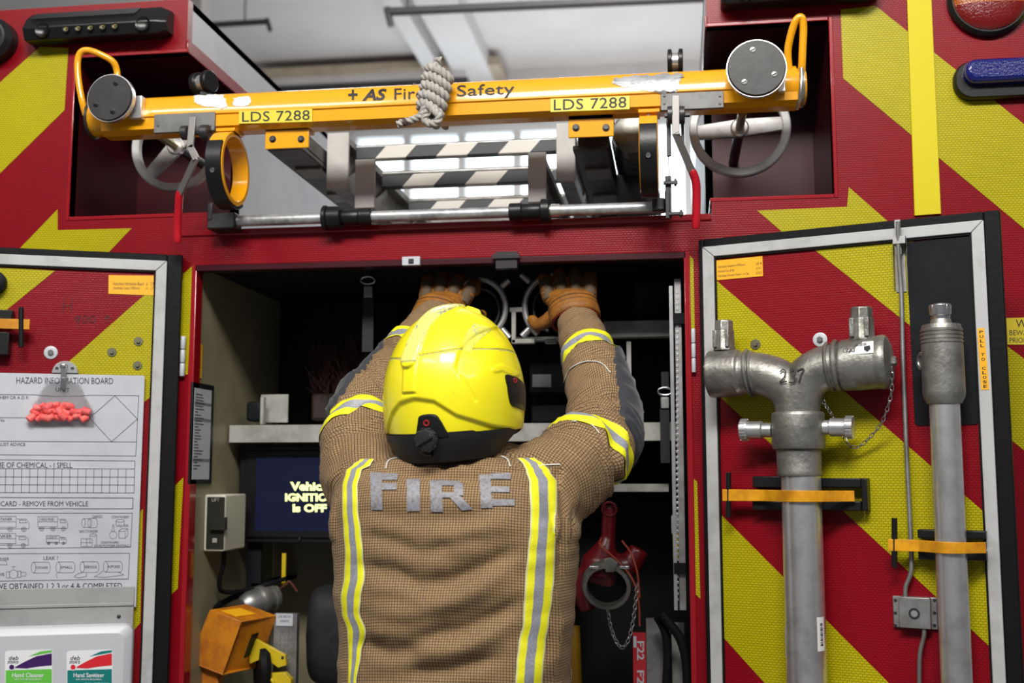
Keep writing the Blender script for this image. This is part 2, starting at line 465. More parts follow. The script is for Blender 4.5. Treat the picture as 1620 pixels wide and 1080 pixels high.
# ================================================================= the fire station hall
def hall():
    m_floor = mat('painted_concrete', (0.16, 0.16, 0.17), 0.4, noise_=(3, (0.11, 0.11, 0.12), 0.6))
    m_wall = mat('white_station_wall', (0.62, 0.62, 0.63), 0.7, noise_=(1.5, (0.55, 0.55, 0.56), 0.5))
    m_ceil = mat('white_ceiling_panel', (0.66, 0.66, 0.67), 0.7, noise_=(1.0, (0.6, 0.6, 0.6), 0.5))
    m_tan = mat('tan_timber', (0.46, 0.40, 0.31), 0.5, noise_=(6, (0.36, 0.31, 0.23), 0.5))
    m_dk = mat('dark_roller_housing', (0.035, 0.035, 0.04), 0.5)
    m_pane = mat('daylit_frosted_pane', (0.8, 0.85, 0.9), 0.3, emit=(0.80, 0.93, 1.0), estr=2.2)
    YW = 7.2; ZC = 5.12
    structure(MB().wbox((-7, -7, -0.1), (8, YW + .3, 0)).build('floor', m_floor))
    c = MB().wbox((-7, -7, ZC), (8, YW + .3, ZC + .15))
    structure(c.build('ceiling', m_ceil))
    # far wall with window openings
    fr = BY(YW)
    def X(px, py=215): return fr.uv(px, py)[0]
    def Z(py): return fr.uv(800, py)[1]
    wx0, wx1 = X(560), X(1180)
    zt, zb = Z(204), 1.9
    w = MB()
    w.wbox((-7, YW, 0), (wx0, YW + .2, ZC)); w.wbox((wx1, YW, 0), (8, YW + .2, ZC))
    w.wbox((wx0, YW, zt), (wx1, YW + .2, ZC)); w.wbox((wx0, YW, 0), (wx1, YW + .2, zb))
    structure(w.build('wall_back', m_wall))
    structure(MB().wbox((-7.15, -7, 0), (-7, YW, ZC)).build('wall_left', m_wall))
    structure(MB().wbox((8, -7, 0), (8.15, YW, ZC)).build('wall_right', m_wall))
    wf = MB()
    n = 7
    for i in range(n + 1):
        x = wx0 + (wx1 - wx0) * i / n
        wf.wbox((x - .035, YW - .02, zb), (x + .035, YW + .1, zt))
    z = zb
    while z < zt + .01:
        wf.wbox((wx0, YW - .025, z - .03), (wx1, YW + .09, z + .03)); z += (zt - zb) / 3
    f = structure(wf.build('window_1', mat('white_window_frame', (0.6, 0.62, 0.63), 0.5)))
    g = MB().wbox((wx0, YW + .12, zb), (wx1, YW + .14, zt)).build('pane', m_pane, f)
    # ceiling joists running away from the door
    for i, px in enumerate((452, 545)):
        q = BY(3.0)
        x = q.uv(px, 40)[0]
        wd = .07 if i == 0 else .16
        t = MB().wbox((x - wd, 0.5, ZC - .16), (x + wd, YW, ZC)).build('trim_%d' % (i + 1), m_ceil)
        structure(t)
    # timber fascia with a dark shutter housing under it, fixed on the far wall
    fx0, fx1 = BY(YW - .5).uv(405, 120)[0], BY(YW - .5).uv(790, 110)[0]
    h = thing('shutter_housing', 'tan timber fascia with dark shutter housing high on the far wall', 'shutter', ((fx0 + fx1) / 2, YW - .2, Z(130)))
    k = BY(YW - .5)
    zz = [k.uv(600, y)[1] for y in (98, 112, 122, 150)]
    MB().wbox((fx0, YW - .5, zz[1]), (fx1, YW - .01, zz[0])).build('fascia', m_tan, h, .01)
    MB().wbox((fx0, YW - .45, zz[2]), (fx1 - .3, YW - .01, zz[1])).build('board', m_wall, h)
    MB().wbox((fx0, YW - .4, zz[3]), (fx1 - .3, YW - .01, zz[2])).build('housing', m_dk, h)
    # heating pipes hung from the ceiling
    def pipe(a, b, Ya, Yb, r, label, hook):
        p0, p1 = P(*a, Ya), P(*b, Yb)
        o = thing('heating_pipe', label, 'pipe', (p0 + p1) / 2)
        MB().tube([p0, p1], r, 16).build('tube', m_dk, o)
        e = p0 if hook == 0 else p1
        MB().tube([e + V((0, 0, r)), e + V((0.03, 0, -r * 3.4))], r * .8, 12).build('end_bracket', m_dk, o)
        for t in (.06, .8):
            c = p0.lerp(p1, t)
            MB().tube([c, V((c.x, c.y, ZC))], .006, 6).build('hanger', m_dk, o)
    pipe((612, 19), (1180, -6), 4.2, 4.2, .028, 'long black pipe hung under the white ceiling at top right', 0)
    pipe((250, 45), (422, 34), 5.2, 5.2, .022, 'short black pipe under the ceiling near the grey column', 1)
    # steel column left of the view, standing between the engine's box and the far wall
    x = BY(3.5).uv(318, 10)[0]
    o = MB().wbox((x - .07, 3.4, 0), (x + .045, 3.55, ZC)).build('trim_3', mat('column_grey', (0.16, 0.16, 0.16), 0.6))
    structure(o)
hall()

# ================================================================= fire engine body
ENG = thing('fire_engine', 'red fire engine rear with yellow chevrons, open locker and ladder bay', 'fire engine', (0, 1.2, 0))
XL, XR = B.uv(300, 700)[0], B.uv(1091, 700)[0]             # locker opening
ZL0 = 0.72; ZLT = B.uv(700, 409)[1]                         # locker sill and top
ZB = B.uv(700, 358)[1]                                      # floor of the ladder bay (top of lintel)
XBL, XBR = B.uv(296, 60)[0], B.uv(1118, 60)[0]              # inner faces of the two roof boxes
RL0 = B.uv(116, 200)[0]; RR1 = B.uv(1316, 200)[0]           # outer walls of the wheel recesses
ZRB = B.uv(195, 340)[1]; ZRB2 = B.uv(1220, 310)[1]
ZRT = B.uv(200, 88)[1]; ZRT2 = B.uv(1210, 38)[1]
ZTOP = B.uv(250, 1)[1]
XE = 1.26
T = 0.03
STEPL = B.uv(332, 350)[0]; STEPR = B.uv(1126, 330)[0]

def body():
    m = MB()
    def slab(x0, z0, x1, z1): m.wbox((x0, 0, z0), (x1, T, z1), 0)
    slab(-XE, ZRT, XBL, ZTOP)                 # left roof box face
    slab(-XE, 0.45, RL0, ZRT)                 # outer left column
    slab(RL0, 0.45, XL, ZRB)                  # under left recess
    slab(XL, ZLT, XR, ZB)                     # lintel
    slab(XL, ZB, STEPL, ZRB) if STEPL > XL else None
    slab(XBR, ZRT2, XE + .1, ZTOP)
    slab(RR1, 0.45, XE + .1, ZRT2)
    slab(XR, 0.45, RR1, ZB)
    slab(STEPR, ZB, RR1, ZRB2)
    slab(XL, 0.45, XR, ZL0)                   # below the locker
    def tape(pts): m.pp(B, pts, 0.0, 0.0009, 1)
    tape([(-100, 219), (0, 130), (63, 74), (108, 76), (102, 174), (0, 274), (-100, 372)])
    tape([(10, 415), (35, 389), (91, 331), (91, 364), (208, 361), (150, 422)])
    tape([(290, 433), (306, 419), (297, 592), (270, 592)])
    tape([(274, 771), (290, 755), (281, 931), (262, 948)])
    tape([(1330, 15), (1385, 9), (1720, 276), (1720, 444), (1334, 124)])
    tape([(1198, 333), (1340, 327), (1343, 296), (1400, 346), (1460, 397), (1272, 400), (1232, 362)])
    tape([(1560, 520), (1590, 545), (1720, 640), (1720, 792), (1560, 664)])
    tape([(1612, 22), (1720, 112), (1720, -40), (1612, -40)])
    tape([(1090.5, 403), (1097, 410), (1099, 520), (1093.5, 520)])
    tape([(1097.5, 757), (1103, 762), (1108, 947), (1101, 940)])
    m.build('body_panel', [RED, YEL], ENG, smooth=False)
    # plain yellow strip over the right panel
    m = MB(); m.pp(B, [(1434, -40), (1472, -40), (1489, 338), (1447, 341)], 0.0, 0.006)
    m.build('yellow_strip', YPLAIN, ENG, .001)
    # side skins, roof, belly
    m = MB()
    m.wbox((-XE, T, .45), (-XE + .02, 5.2, ZTOP)); m.wbox((XE + .08, T, .45), (XE + .1, 5.2, ZTOP))
    m.wbox((-XE, T, ZTOP - .02), (XBL, 5.2, ZTOP)); m.wbox((XBR, T, ZTOP - .02), (XE + .1, 5.2, ZTOP))
    m.wbox((-XE + .02, T, .43), (XE + .08, 5.2, .45))
    m.build('side_skin', REDP, ENG)
    for x in (-1.0, 1.05):
        m = MB(); m.lathe((x - .14, 1.3, .48), (1, 0, 0), [(.2, 0), (.42, 0), (.47, .03), (.48, .08), (.48, .2), (.47, .25), (.42, .28), (.2, .28)], 40)
        m.build('tyre', BLK, ENG)
    # ladder bay
    m = MB()
    m.wbox((XBL, 0.0 + T, ZB - .012), (XBR, 5.0, ZB))
    m.build('bay_floor', ALUD, ENG)
    # bay side walls: full height behind the wheel recesses, only the box above them in front
    DR = 0.36
    m = MB()
    m.wbox((XBL - .02, DR, ZB), (XBL, 4.6, ZTOP)); m.wbox((XBL - .02, T, ZRT + .03), (XBL, DR, ZTOP))
    m.build('bay_side_wall', GREYW, ENG)
    m = MB()
    m.wbox((XBR, DR, ZB), (XBR + .02, 4.6, ZTOP)); m.wbox((XBR, T, ZRT2 + .03), (XBR + .02, DR, ZTOP))
    m.build('bay_side_wall', GREYW, ENG)
    # recess boxes
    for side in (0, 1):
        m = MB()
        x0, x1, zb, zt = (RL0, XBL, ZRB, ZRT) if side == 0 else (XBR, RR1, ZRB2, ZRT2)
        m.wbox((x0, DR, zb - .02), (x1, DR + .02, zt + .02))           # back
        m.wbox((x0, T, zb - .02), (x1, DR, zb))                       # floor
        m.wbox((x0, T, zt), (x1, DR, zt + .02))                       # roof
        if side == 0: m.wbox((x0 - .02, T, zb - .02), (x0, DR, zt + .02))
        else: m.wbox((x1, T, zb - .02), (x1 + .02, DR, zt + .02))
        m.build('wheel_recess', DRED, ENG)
        m = MB()                                                      # painted lip round the recess
        w = .010
        m.wbox((x0, -.002, zb - w), (x1, T, zb)); m.wbox((x0, -.002, zt), (x1, T, zt + w))
        if side == 0:
            m.wbox((x0 - w, -.002, zb - w), (x0, T, zt + w)); m.wbox((x1 - .004, 0.0, zt), (x1 + .004, 4.6, zt + .035))
        else:
            m.wbox((x1, -.002, zb - w), (x1 + w, T, zt + w)); m.wbox((x0 - .004, 0.0, zt), (x0 + .004, DR, zt + .03))
        m.build('recess_lip', REDP, ENG, .002)
    # recess bottom step blocks between recess floor and lintel
    m = MB(); m.wbox((XL, T, ZB), (STEPL, DR, ZRB)); m.build('step_block', REDP, ENG, .002)
    # lintel trim
    m = MB()
    m.wbox((XL - .05, -.004, ZB - .006), (XR + .06, .05, ZB + .010))
    m.build('lintel_edge', REDP, ENG, .003)
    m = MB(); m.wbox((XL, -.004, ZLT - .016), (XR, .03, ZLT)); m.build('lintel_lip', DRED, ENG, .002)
    MB().wbox((XL - .008, -.004, ZL0), (XL + .006, .035, ZLT)).build('opening_jamb', REDP, ENG, .002)
    MB().wbox((XR - .006, -.004, ZL0), (XR + .008, .035, ZLT)).build('opening_jamb', REDP, ENG, .002)
    # catches on the lintel
    m = MB(); m.box(B, 636, 406, 664, 419, 0.0, .014); m.box(B, 646, 409, 654, 416, .014, .017, 1)
    m.build('door_catch', [WPLAS, INK], ENG, .001)
    m = MB(); m.box(B, 784, 398, 818, 424, -.01, .012); m.box(B, 778, 402, 822, 408, .012, .018)
    m.build('latch_bracket', mat('smoked_plastic', (.05, .045, .05), .2), ENG, .001)
    # locker carcass
    Y1 = .62
    m = MB()
    m.wbox((XL - .015, T, ZL0), (XL, Y1, ZLT)); 
    m.build('locker_side', CREAM, ENG)
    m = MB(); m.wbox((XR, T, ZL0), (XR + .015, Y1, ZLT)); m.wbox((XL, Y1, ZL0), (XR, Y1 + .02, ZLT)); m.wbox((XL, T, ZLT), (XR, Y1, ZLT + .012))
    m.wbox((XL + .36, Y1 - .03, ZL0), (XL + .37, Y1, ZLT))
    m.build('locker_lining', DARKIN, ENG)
    m = MB(); m.wbox((XL, T, ZL0 - .02), (XR, Y1, ZL0)); m.build('locker_floor', ALUD, ENG)
    m = MB(); m.wbox((XL, Y1 - .012, ZL0), (XL + .30, Y1 - .001, BY(.6).uv(500, 690)[1])); m.build('locker_back_panel', CREAM, ENG)
    # shelves (white, folded front edge)
    def shelf(x0, x1, pyt, pyb, Yf, Yb=Y1 - .02):
        fr = BY(Yf)
        zt = fr.uv(600, pyt)[1]; zb = fr.uv(600, pyb)[1]
        q = MB()
        q.wbox((x0, Yf, zt - .004), (x1, Yb, zt)); q.wbox((x0, Yf - .004, zb), (x1, Yf, zt)); q.wbox((x0, Yf, zb), (x1, Yf + .03, zb + .004))
        q.build('shelf', SHELF, ENG, .001)
    shelf(XL + .005, XR - .03, 671, 699, .24)
    shelf(BY(.24).uv(955, 530)[0], XR - .03, 515, 540, .24)
    shelf(BY(.3).uv(960, 770)[0], BY(.3).uv(1058, 770)[0], 765, 777, .30)
    shelf(BY(.3).uv(820, 560)[0], BY(.3).uv(900, 560)[0], 537, 543, .22, .3)
    fr = BY(.24)
    for bx in ((991, 540, 999, 612, -.02, 0), (935, 408, 943, 440, -.02, 0), (686, 412, 693, 440, -.02, 0), (412, 628, 416, 671, -.02, 0), (413, 624, 455, 668, -.06, -.055)):
        MB().box(fr, *bx).build('shelf_divider', SHELF, ENG, .001)
    # bright perforated edge column on the right of the locker
    fr = BY(.06)
    q = MB(); q.box(fr, 1064, 452, 1066.5, 965, -.02, 0, 0); q.box(fr, 1066.5, 441, 1086, 965, -.012, -.008, 1)
    y = 460
    while y < 955:
        q.box(fr, 1069, y, 1074, y + 4, -.009, -.0068, 0); y += 9
    q.box(fr, 1066, 495, 1086, 512, -.01, .002, 2); q.box(fr, 1066, 890, 1086, 908, -.01, .002, 2)
    q.build('runner_column', [ALU, ALUD, BLK], ENG, .0005)
body()

# ---- lamps on the engine
def scene_light(px0, py0, px1, py1, skew, n=5):
    """long black work lamp: housing, ribbed top heat sink, LED window"""
    a0, b0 = B.uv(px0, py1); a1, b1 = B.uv(px1, py0)
    w, h = a1 - a0, b1 - b0
    m = MB()
    prof = [(0, h * .05), (0.012, 0), (.05, 0), (.062, h * .35), (.045, h * .72), (.018, h), (0, h * .95)]  # (out, up)
    segs = [(0.0, .78), (.02, 1), (.93, 1), (1.0, .72)]
    rows = [[B.w(a0 + w * t, b0 + h * .5 + (u - h * .5) * s, d * s) for d, u in prof] for t, s in segs]
    m.grid(rows)
    m.face(rows[0]); m.face(rows[-1][::-1])
    o = m.build('work_light', BLKP, ENG, .003)
    o['label'] = 'black LED work light housing'
    m = MB()
    for i in range(7):
        t = .17 + .60 * 1.0
        z = .95 - i * .05
        fr = B
        m.tube([B.w(a0 + w * .06, b0 + h * z, .026 + .005 * i), B.w(a0 + w * .80, b0 + h * z, .026 + .005 * i)], .0014, 6)
    m.build('heat_sink', mat('black_anodised', (.03, .03, .032), .25, .8), o)
    m = MB()
    for i in range(n):
        t = .33 + i * .085
        c = B.w(a0 + w * t, b0 + h * .24, .0605)
        m.lathe(c, (0, -1, 0), [(.0085, 0), (.0085, .002), (.005, .001), (.0035, -.0005), (0, -.0005)], 16, 0, fn=lambda i: 1 if i > 1 else 0)
    m.build('led', [BLKP, mat('led_yellow', (.45, .40, .05), .3)], o)
    for t in (.16, .86):
        m = MB(); c = B.w(a0 + w * t, b0 + h * .27, .0595)
        m.lathe(c, (0, -1, 0), [(.020, 0), (.019, .003), (.012, .001), (0, .001)], 20)
        m.build('reflector', mat('dark_chrome', (.05, .05, .05), .2, .9), o)
scene_light(51, 14, 276, 76, 0)
scene_light(1140, -42, 1386, 20, 0)

m = MB()                                                         # round lamp, top right
c = B.p(1562, 0)
m.lathe(c, (0, -1, 0), [(mm(62, 0), 0), (mm(62, 0), .012), (mm(57, 0), .022), (mm(54, 0), .022)], 48)
rl = m.build('tail_lamp', BLKP, ENG)
m = MB()
r = mm(55, 0)
fr = B.at(.018)
rows = []
def lens(y0, y1, mi, steps=14):
    rr = []
    for i in range(steps + 1):
        v = y0 + (y1 - y0) * i / steps
        hw = math.sqrt(max(0, r * r - v * v))
        rr.append([V((c.x + hw * s, -.018 - .024 * math.sqrt(max(0, 1 - (v * v + (hw * s) ** 2) / (r * r) * .96)), c.z + v)) for s in [q / 12 - 1 for q in range(25)]])
    m.grid(rr, mi)
lens(-r, -r * .24, 0); lens(-r * .24, r, 1)
m.build('lens', [mat('red_lens', (.16, .004, .002), .15, coat=1, bump=(240, .8)), mat('amber_lens', (.34, .07, .003), .15, coat=1, bump=(240, .8))], rl)
m = MB()                                                         # blue strobe
def pill(fr, x0, y0, x1, y1, d0, d1, shrink, mi=0, n=8, rad=.45):
    a0, b0 = fr.uv(x0, y1); a1, b1 = fr.uv(x1, y0)
    def outline(s):
        cx, cz, hw, hh = (a0 + a1) / 2, (b0 + b1) / 2, (a1 - a0) / 2 - s, (b1 - b0) / 2 - s
        rr = min(hw, hh) * 2 * rad; pts = []
        for q, (sx, sz) in enumerate(((1, 1), (-1, 1), (-1, -1), (1, -1))):
            for k in range(n + 1):
                a = PI / 2 * (q + k / n)
                pts.append((cx + sx * (hw - rr) + rr * math.cos(a), cz + sz * (hh - rr) + rr * math.sin(a)))
        return pts
    return outline
ol = pill(B, 1508, 94, 1680, 162, 0, 0, 0)
rows = [[B.w(a, b, d) for a, b in ol(s)] for s, d in ((0, 0), (0, .018), (.004, .024), (.006, .024))]
m.grid(rows, closed=True); m.face(rows[-1])
bl = m.build('blue_light', BLKP, ENG)
m = MB(); ol2 = pill(B, 1520, 96, 1672, 142, 0, 0, 0)
rows = [[B.w(a, b, d) for a, b in ol2(s)] for s, d in ((0, .018), (0, .034), (.003, .043), (.009, .048), (.012, .049))]
m.grid(rows, closed=True); m.face(rows[-1])
m.build('lens', mat('blue_lens', (.003, .008, .13), .14, coat=1, bump=(200, .5)), bl)
m = MB(); c = B.p(-2, 68)                                          # black round fitting at far left
m.lathe(c, (0, -1, 0), [(mm(38, 0), 0), (mm(38, 0), .03), (mm(30, 0), .045), (mm(26, 0), .046), (mm(22, 0), .03), (0, .03)], 36)
m.build('camera_housing', BLKP, ENG)
# warning label on the right column
m = MB(); m.pp(B, [(1592, 503), (1700, 500), (1700, 545), (1594, 545)], 0.0009, .0018, 0)
textpx(m, 'WARNING', 1607, 505, 1690, 518, B, .0021, 1, sk=0)
textpx(m, 'BEWARE OF DOOR', 1597, 522, 1690, 530, B, .0021, 1)
textpx(m, 'PRIOR TO OPENING', 1597, 534, 1690, 542, B, .0021, 1)
m.build('warning_label', [mat('dull_yellow_label', (.62, .48, .02), .4), INK], ENG, smooth=False)
# ================================================================= helper: fuse overlapping closed pieces
def fuse(mb, voxel=0.006, smooth=4, factor=0.5):
    """union of overlapping closed shapes as one continuous surface, returned as a bmesh in an MB"""
    bmesh.ops.recalc_face_normals(mb.bm, faces=mb.bm.faces)
    me = bpy.data.meshes.new('tmp'); mb.bm.to_mesh(me); mb.bm.free()
    o = bpy.data.objects.new('tmp', me); COL.objects.link(o)
    md = o.modifiers.new('r', 'REMESH'); md.mode = 'VOXEL'; md.voxel_size = voxel; md.adaptivity = 0
    if smooth:
        s = o.modifiers.new('s', 'SMOOTH'); s.iterations = smooth; s.factor = factor
    dg = bpy.context.evaluated_depsgraph_get(); dg.update()
    m2 = bpy.data.meshes.new_from_object(o.evaluated_get(dg))
    r = MB(); r.bm.from_mesh(m2)
    bpy.data.objects.remove(o); bpy.data.meshes.remove(me); bpy.data.meshes.remove(m2)
    return r
def set_mi(mb, mi):
    for f in mb.bm.faces: f.material_index = mi

# ================================================================= doors
def find_angle(hx, hy, tx, ty, sgn, off=-.028):
    """swing angle of a door hinged at pixel hx,hy whose top edge passes tx,ty"""
    h = P(hx, hy, off)
    lo, hi = 0.0, R(60)
    for _ in range(50):
        a = (lo + hi) / 2
        fr = Fr(h, (sgn * math.cos(a), -math.sin(a), 0), (sgn * -math.sin(a) if sgn > 0 else math.sin(a) * 1, -math.cos(a), 0))
        if sgn < 0: fr = Fr(h, (math.cos(a), math.sin(a), 0), (math.sin(a), -math.cos(a), 0))
        if fr.uv(tx, ty)[1] > 0: lo = a     # still above the hinge level: bring nearer
        else: hi = a
    return fr
DR_ = find_angle(1104, 379, 1581, 331, 1)
DL_ = find_angle(289, 402, 2, 389.5, -1)
ZDB = 0.70

def door(fr, outer, white, inner, stripes, name_hinge):
    """outer, white, inner: (x0, top y0, x1, top y1) pixel corners at the door's top"""
    d = thing  # unused
    def ub(q):
        a0, z0 = fr.uv(q[0], q[1]); a1, z1 = fr.uv(q[2], q[3])
        return a0, a1, (z0 + z1) / 2
    A0, A1, Z = ub(outer); W0, W1, WZ = ub(white); I0, I1, IZ = ub(inner)
    zb = ZDB - fr.o.z
    m = MB()
    m.ubox(fr, I0 - .01, zb + .05, I1 + .01, IZ + .01, -.010, -.004, 0)
    for s in stripes: m.pp(fr, s, -.004, -.0032, 1)
    dr = m.build('door', [RED, YEL], ENG, smooth=False)
    m = MB()                                           # rubber seal round the edge
    e = .012
    m.ubox(fr, A0, zb, W0, Z, -.030, -.002); m.ubox(fr, W1, zb, A1, Z, -.030, -.002); m.ubox(fr, W0, WZ, W1, Z, -.030, -.002)
    m.ubox(fr, W0, zb, W1, zb + .02, -.03, -.002)
    m.ubox(fr, A0 + .004, zb + .004, A1 - .004, Z - .004, -.036, -.030)
    m.build('rubber_seal', BLK, dr, .004)
    m = MB()                                           # mitred white frame
    q = [(W0, zb, I0, zb, W0, WZ, I0, IZ), (I1, zb, W1, zb, I1, IZ, W1, WZ)]
    def quad(pts, mi=0):
        m.prism([fr.w(a, b, .006) for a, b in pts], [fr.w(a, b, -.03) for a, b in pts], mi)
    g = .0006
    quad([(W0, zb), (I0, zb), (I0, IZ - g), (W0, WZ - g)]); quad([(I1, zb), (W1, zb), (W1, WZ - g), (I1, IZ - g)])
    quad([(W0 + g, WZ), (I0 + g, IZ), (I1 - g, IZ), (W1 - g, WZ)])
    m.build('door_frame', WHT, dr, .0015)
    m = MB()                                           # black gasket line inside the frame
    t = .004
    m.ubox(fr, I0, zb, I0 + t, IZ, -.006, .002); m.ubox(fr, I1 - t, zb, I1, IZ, -.006, .002); m.ubox(fr, I0, IZ - t, I1, IZ, -.006, .002)
    m.build('gasket', BLK, dr)
    return dr
doorR = door(DR_, (1104, 379, 1581, 331), (1112, 391, 1556, 348.5), (1130, 405, 1537, 369.5),
  [[(1289, 395), (1445, 381), (1445, 519)], [(1130, 441), (1134, 444), (1570, 821), (1588, 1043), (1146, 634), (1134, 622)],
   [(1140, 813), (1144, 817), (1420, 1094), (1500, 1180), (1300, 1180), (1149, 1013), (1144, 1008)]], 'R')
doorL = door(DL_, (-190, 383, 289, 402), (-170, 396, 264.6, 412), (-150, 414, 247, 427),
  [[(-150, 415), (87, 428), (8, 492), (-150, 622)], [(246, 451), (112, 569), (-150, 790), (-150, 950), (235, 630), (246, 622)],
   [(226, 805), (0, 1010), (0, 1180), (209, 1000), (222, 985)]], 'L')
# hinges
def hinge(x, y0, y1, fr, parent, r=.0065, cuts=3):
    p0, p1 = fr.p(x, y0, .004), fr.p(x, y1, .004)
    p1 = V((p0.x, p0.y, p1.z)); m = MB()
    for i in range(cuts):
        a, b = i / cuts, (i + 1) / cuts - .02
        m.lathe(p0.lerp(p1, a), p1 - p0, [(r * .9, 0), (r, .001), (r, (b - a) * (p1 - p0).length - .001), (r * .9, (b - a) * (p1 - p0).length)], 16)
    m.build('hinge', WPLAS, parent)
hinge(290, 532, 596, B.at(.006), doorL); hinge(1096.5, 520, 590, B.at(.006), doorR, .005)

# ---- writing and fittings on the doors
m = MB(); m.pp(DL_, [(172, 435), (243, 436), (243, 467), (171.5, 464.5)], -.004, -.0025, 0)
textpx(m, 'Hazardous Information Board   x1   0.9', 179, 445.5, 243, 451, DL_, -.0022, 1, sk=-.5)
textpx(m, 'Standpipe Lang (1000mm)        x1   2.7', 179, 453, 243, 458.5, DL_, -.0022, 1, sk=-.5)
m.build('stowage_label', [LABELO, INK], doorL, smooth=False)
m = MB(); m.pp(DR_, [(1133, 412), (1206, 405), (1207, 436.5), (1134, 443)], -.004, -.0025, 0)
for i, (a, b) in enumerate((('Standpipe Standard (900mm)', 'cf 4'), ('Hydrant Key & Bar', 'cf 4.1'), ('Standpipe Double Head c. w Cap', 'cf 4.3'))):
    y = 420 + i * 7.3
    textpx(m, a, 1136, y, 1136 + (43, 26, 49)[i], y + 5, DR_, -.0022, 1, sk=(43, 26, 49)[i] * .09)
    textpx(m, b, 1196, y - 5.5, 1205, y - .5, DR_, -.0022, 1, sk=.8)
m.build('stowage_label', [LABELO, INK], doorR, smooth=False)
m = MB(); m.pp(DR_, [(1546, 519.5), (1557, 518.5), (1565, 616), (1552, 616.5)], .006, .0068, 0)
S = 'PULL TO CLOSE'
for i, ch in enumerate(S):
    if ch == ' ': continue
    t = i / (len(S) - 1)
    y = 525 + t * 86; x = 1551.8 + (y - 519) * .075
    text(m, ch, [(x - 3.0, y - 2.4), (x - 3.0, y + 2.4), (x + 3.0, y + 2.4), (x + 3.0, y - 2.4)][0:4] if False else [(x + -3, y + 2.2), (x + 3, y + 2.2), (x + 3, y - 2.4), (x - 3, y - 2.4)], lambda a, b: DR_.p(a, b, .0071), 1, bold=.02)
m.build('pull_to_close_label', [LABELO, INK], doorR, smooth=False)
m = MB()                                                   # marker writing on the left door
w = .0016
for pts in ([(101, 474), (100, 494)], [(114, 473), (112, 494)], [(100, 484), (113, 483)],
            [(127, 501), (122, 500), (118, 504), (120, 508), (126, 504), (126, 500), (124, 514)],
            [(133, 500), (130, 505), (132, 511), (137, 509), (139, 503), (136, 499), (133, 500)],
            [(146, 499), (142, 504), (143, 510), (148, 510), (151, 505), (150, 500), (146, 499)],
            [(170, 511), (170, 499)], [(165, 505), (170, 499), (175, 504)]):
    m.line(DL_, pts, w, -.0030, 0)
m.build('marker_writing', INKG, doorL, smooth=False)
def bolt(fr, x, y, r, mats, parent, d=-.0035, hexr=.45):
    m = MB(); R_ = r * .00136
    m.lathe(fr.p(x, y, d), fr.n, [(R_, 0), (R_, .0018), (R_ * .93, .0025), (R_ * hexr * 1.1, .0025)], 24, 0)
    m.lathe(fr.p(x, y, d + .002), fr.n, [(R_ * hexr, 0), (R_ * hexr, .0045), (R_ * hexr * .8, .0055)], 6, 1)
    return m.build('bolt', mats, parent)
bolt(DL_, 80.5, 557.5, 11.5, [WPLAS, STEEL], doorL); bolt(DL_, 177, 557, 8, [OLIVE, OLIVE], doorL)
bolt(DL_, 219, 540, 8, [OLIVE, OLIVE], doorL); bolt(DL_, 217.5, 578, 8, [OLIVE, OLIVE], doorL)
bolt(DR_, 1297.5, 537, 11.5, [WPLAS, STEEL], doorR); bolt(DR_, 1195.5, 544.5, 8.5, [OLIVE, OLIVE], doorR)
# dark sheet on the right door
m = MB(); m.pp(DR_, [(1433.5, 384), (1537, 371), (1549, 667), (1545, 671), (1451, 673), (1447, 669)], -.004, -.0018)
m.build('black_sheet', BLKM, doorR, .0004)
# door rod and its lock box
m = MB()
q = lambda x, y, d=.012: DR_.p(x, y, d)
m.tube(smoothpts([q(1420.5, 350, .03), q(1421.5, 401, .02), q(1426, 468), q(1429, 579), q(1434.5, 718), q(1440, 834), q(1442, 893), q(1439, 912), q(1433, 928), q(1432, 945)], 5), .0047, 12)
m.tube(smoothpts([q(1462, 990), q(1462, 1004), q(1455.5, 1035), q(1454.5, 1080), q(1455, 1180)], 5), .0047, 12)
m.build('lock_rod', ALUD, doorR)
m = MB(); m.box(DR_, 1412, 383, 1415, 458, -.004, .012); m.box(DR_, 1433, 381, 1436.5, 461, -.004, .012); m.box(DR_, 1415, 383, 1434, 461, -.004, -.001)
m.box(DR_, 1412, 374, 1432, 384, .0, .028); m.box(DR_, 1415, 348, 1426, 402, .012, .020)
m.build('rod_guide', ALUD, doorR, .001)
m = MB(); m.box(DR_, 1412, 942, 1484, 996, -.004, .004, 0); m.box(DR_, 1421, 943.5, 1473, 995.5, .004, .020, 0)
lb = m.build('lock_box', [ALUD, BLK], doorR, .0015)
m = MB(); m.lathe(DR_.p(1446.5, 970, .0195), DR_.n, [(.011, 0), (.011, .002), (.007, .002), (.007, .001), (0, .001)], 24, 0, fn=lambda i: 0 if i < 3 else 1)
m.build('key_socket', [DSTEEL, ALU], lb)
for x in (1416.5, 1478.5):
    for y in (949, 969, 989):
        m = MB(); m.lathe(DR_.p(x, y, .0038), DR_.n, [(.0035, 0), (.003, .0018), (0, .002)], 12); m.build('screw', DSTEEL, lb)

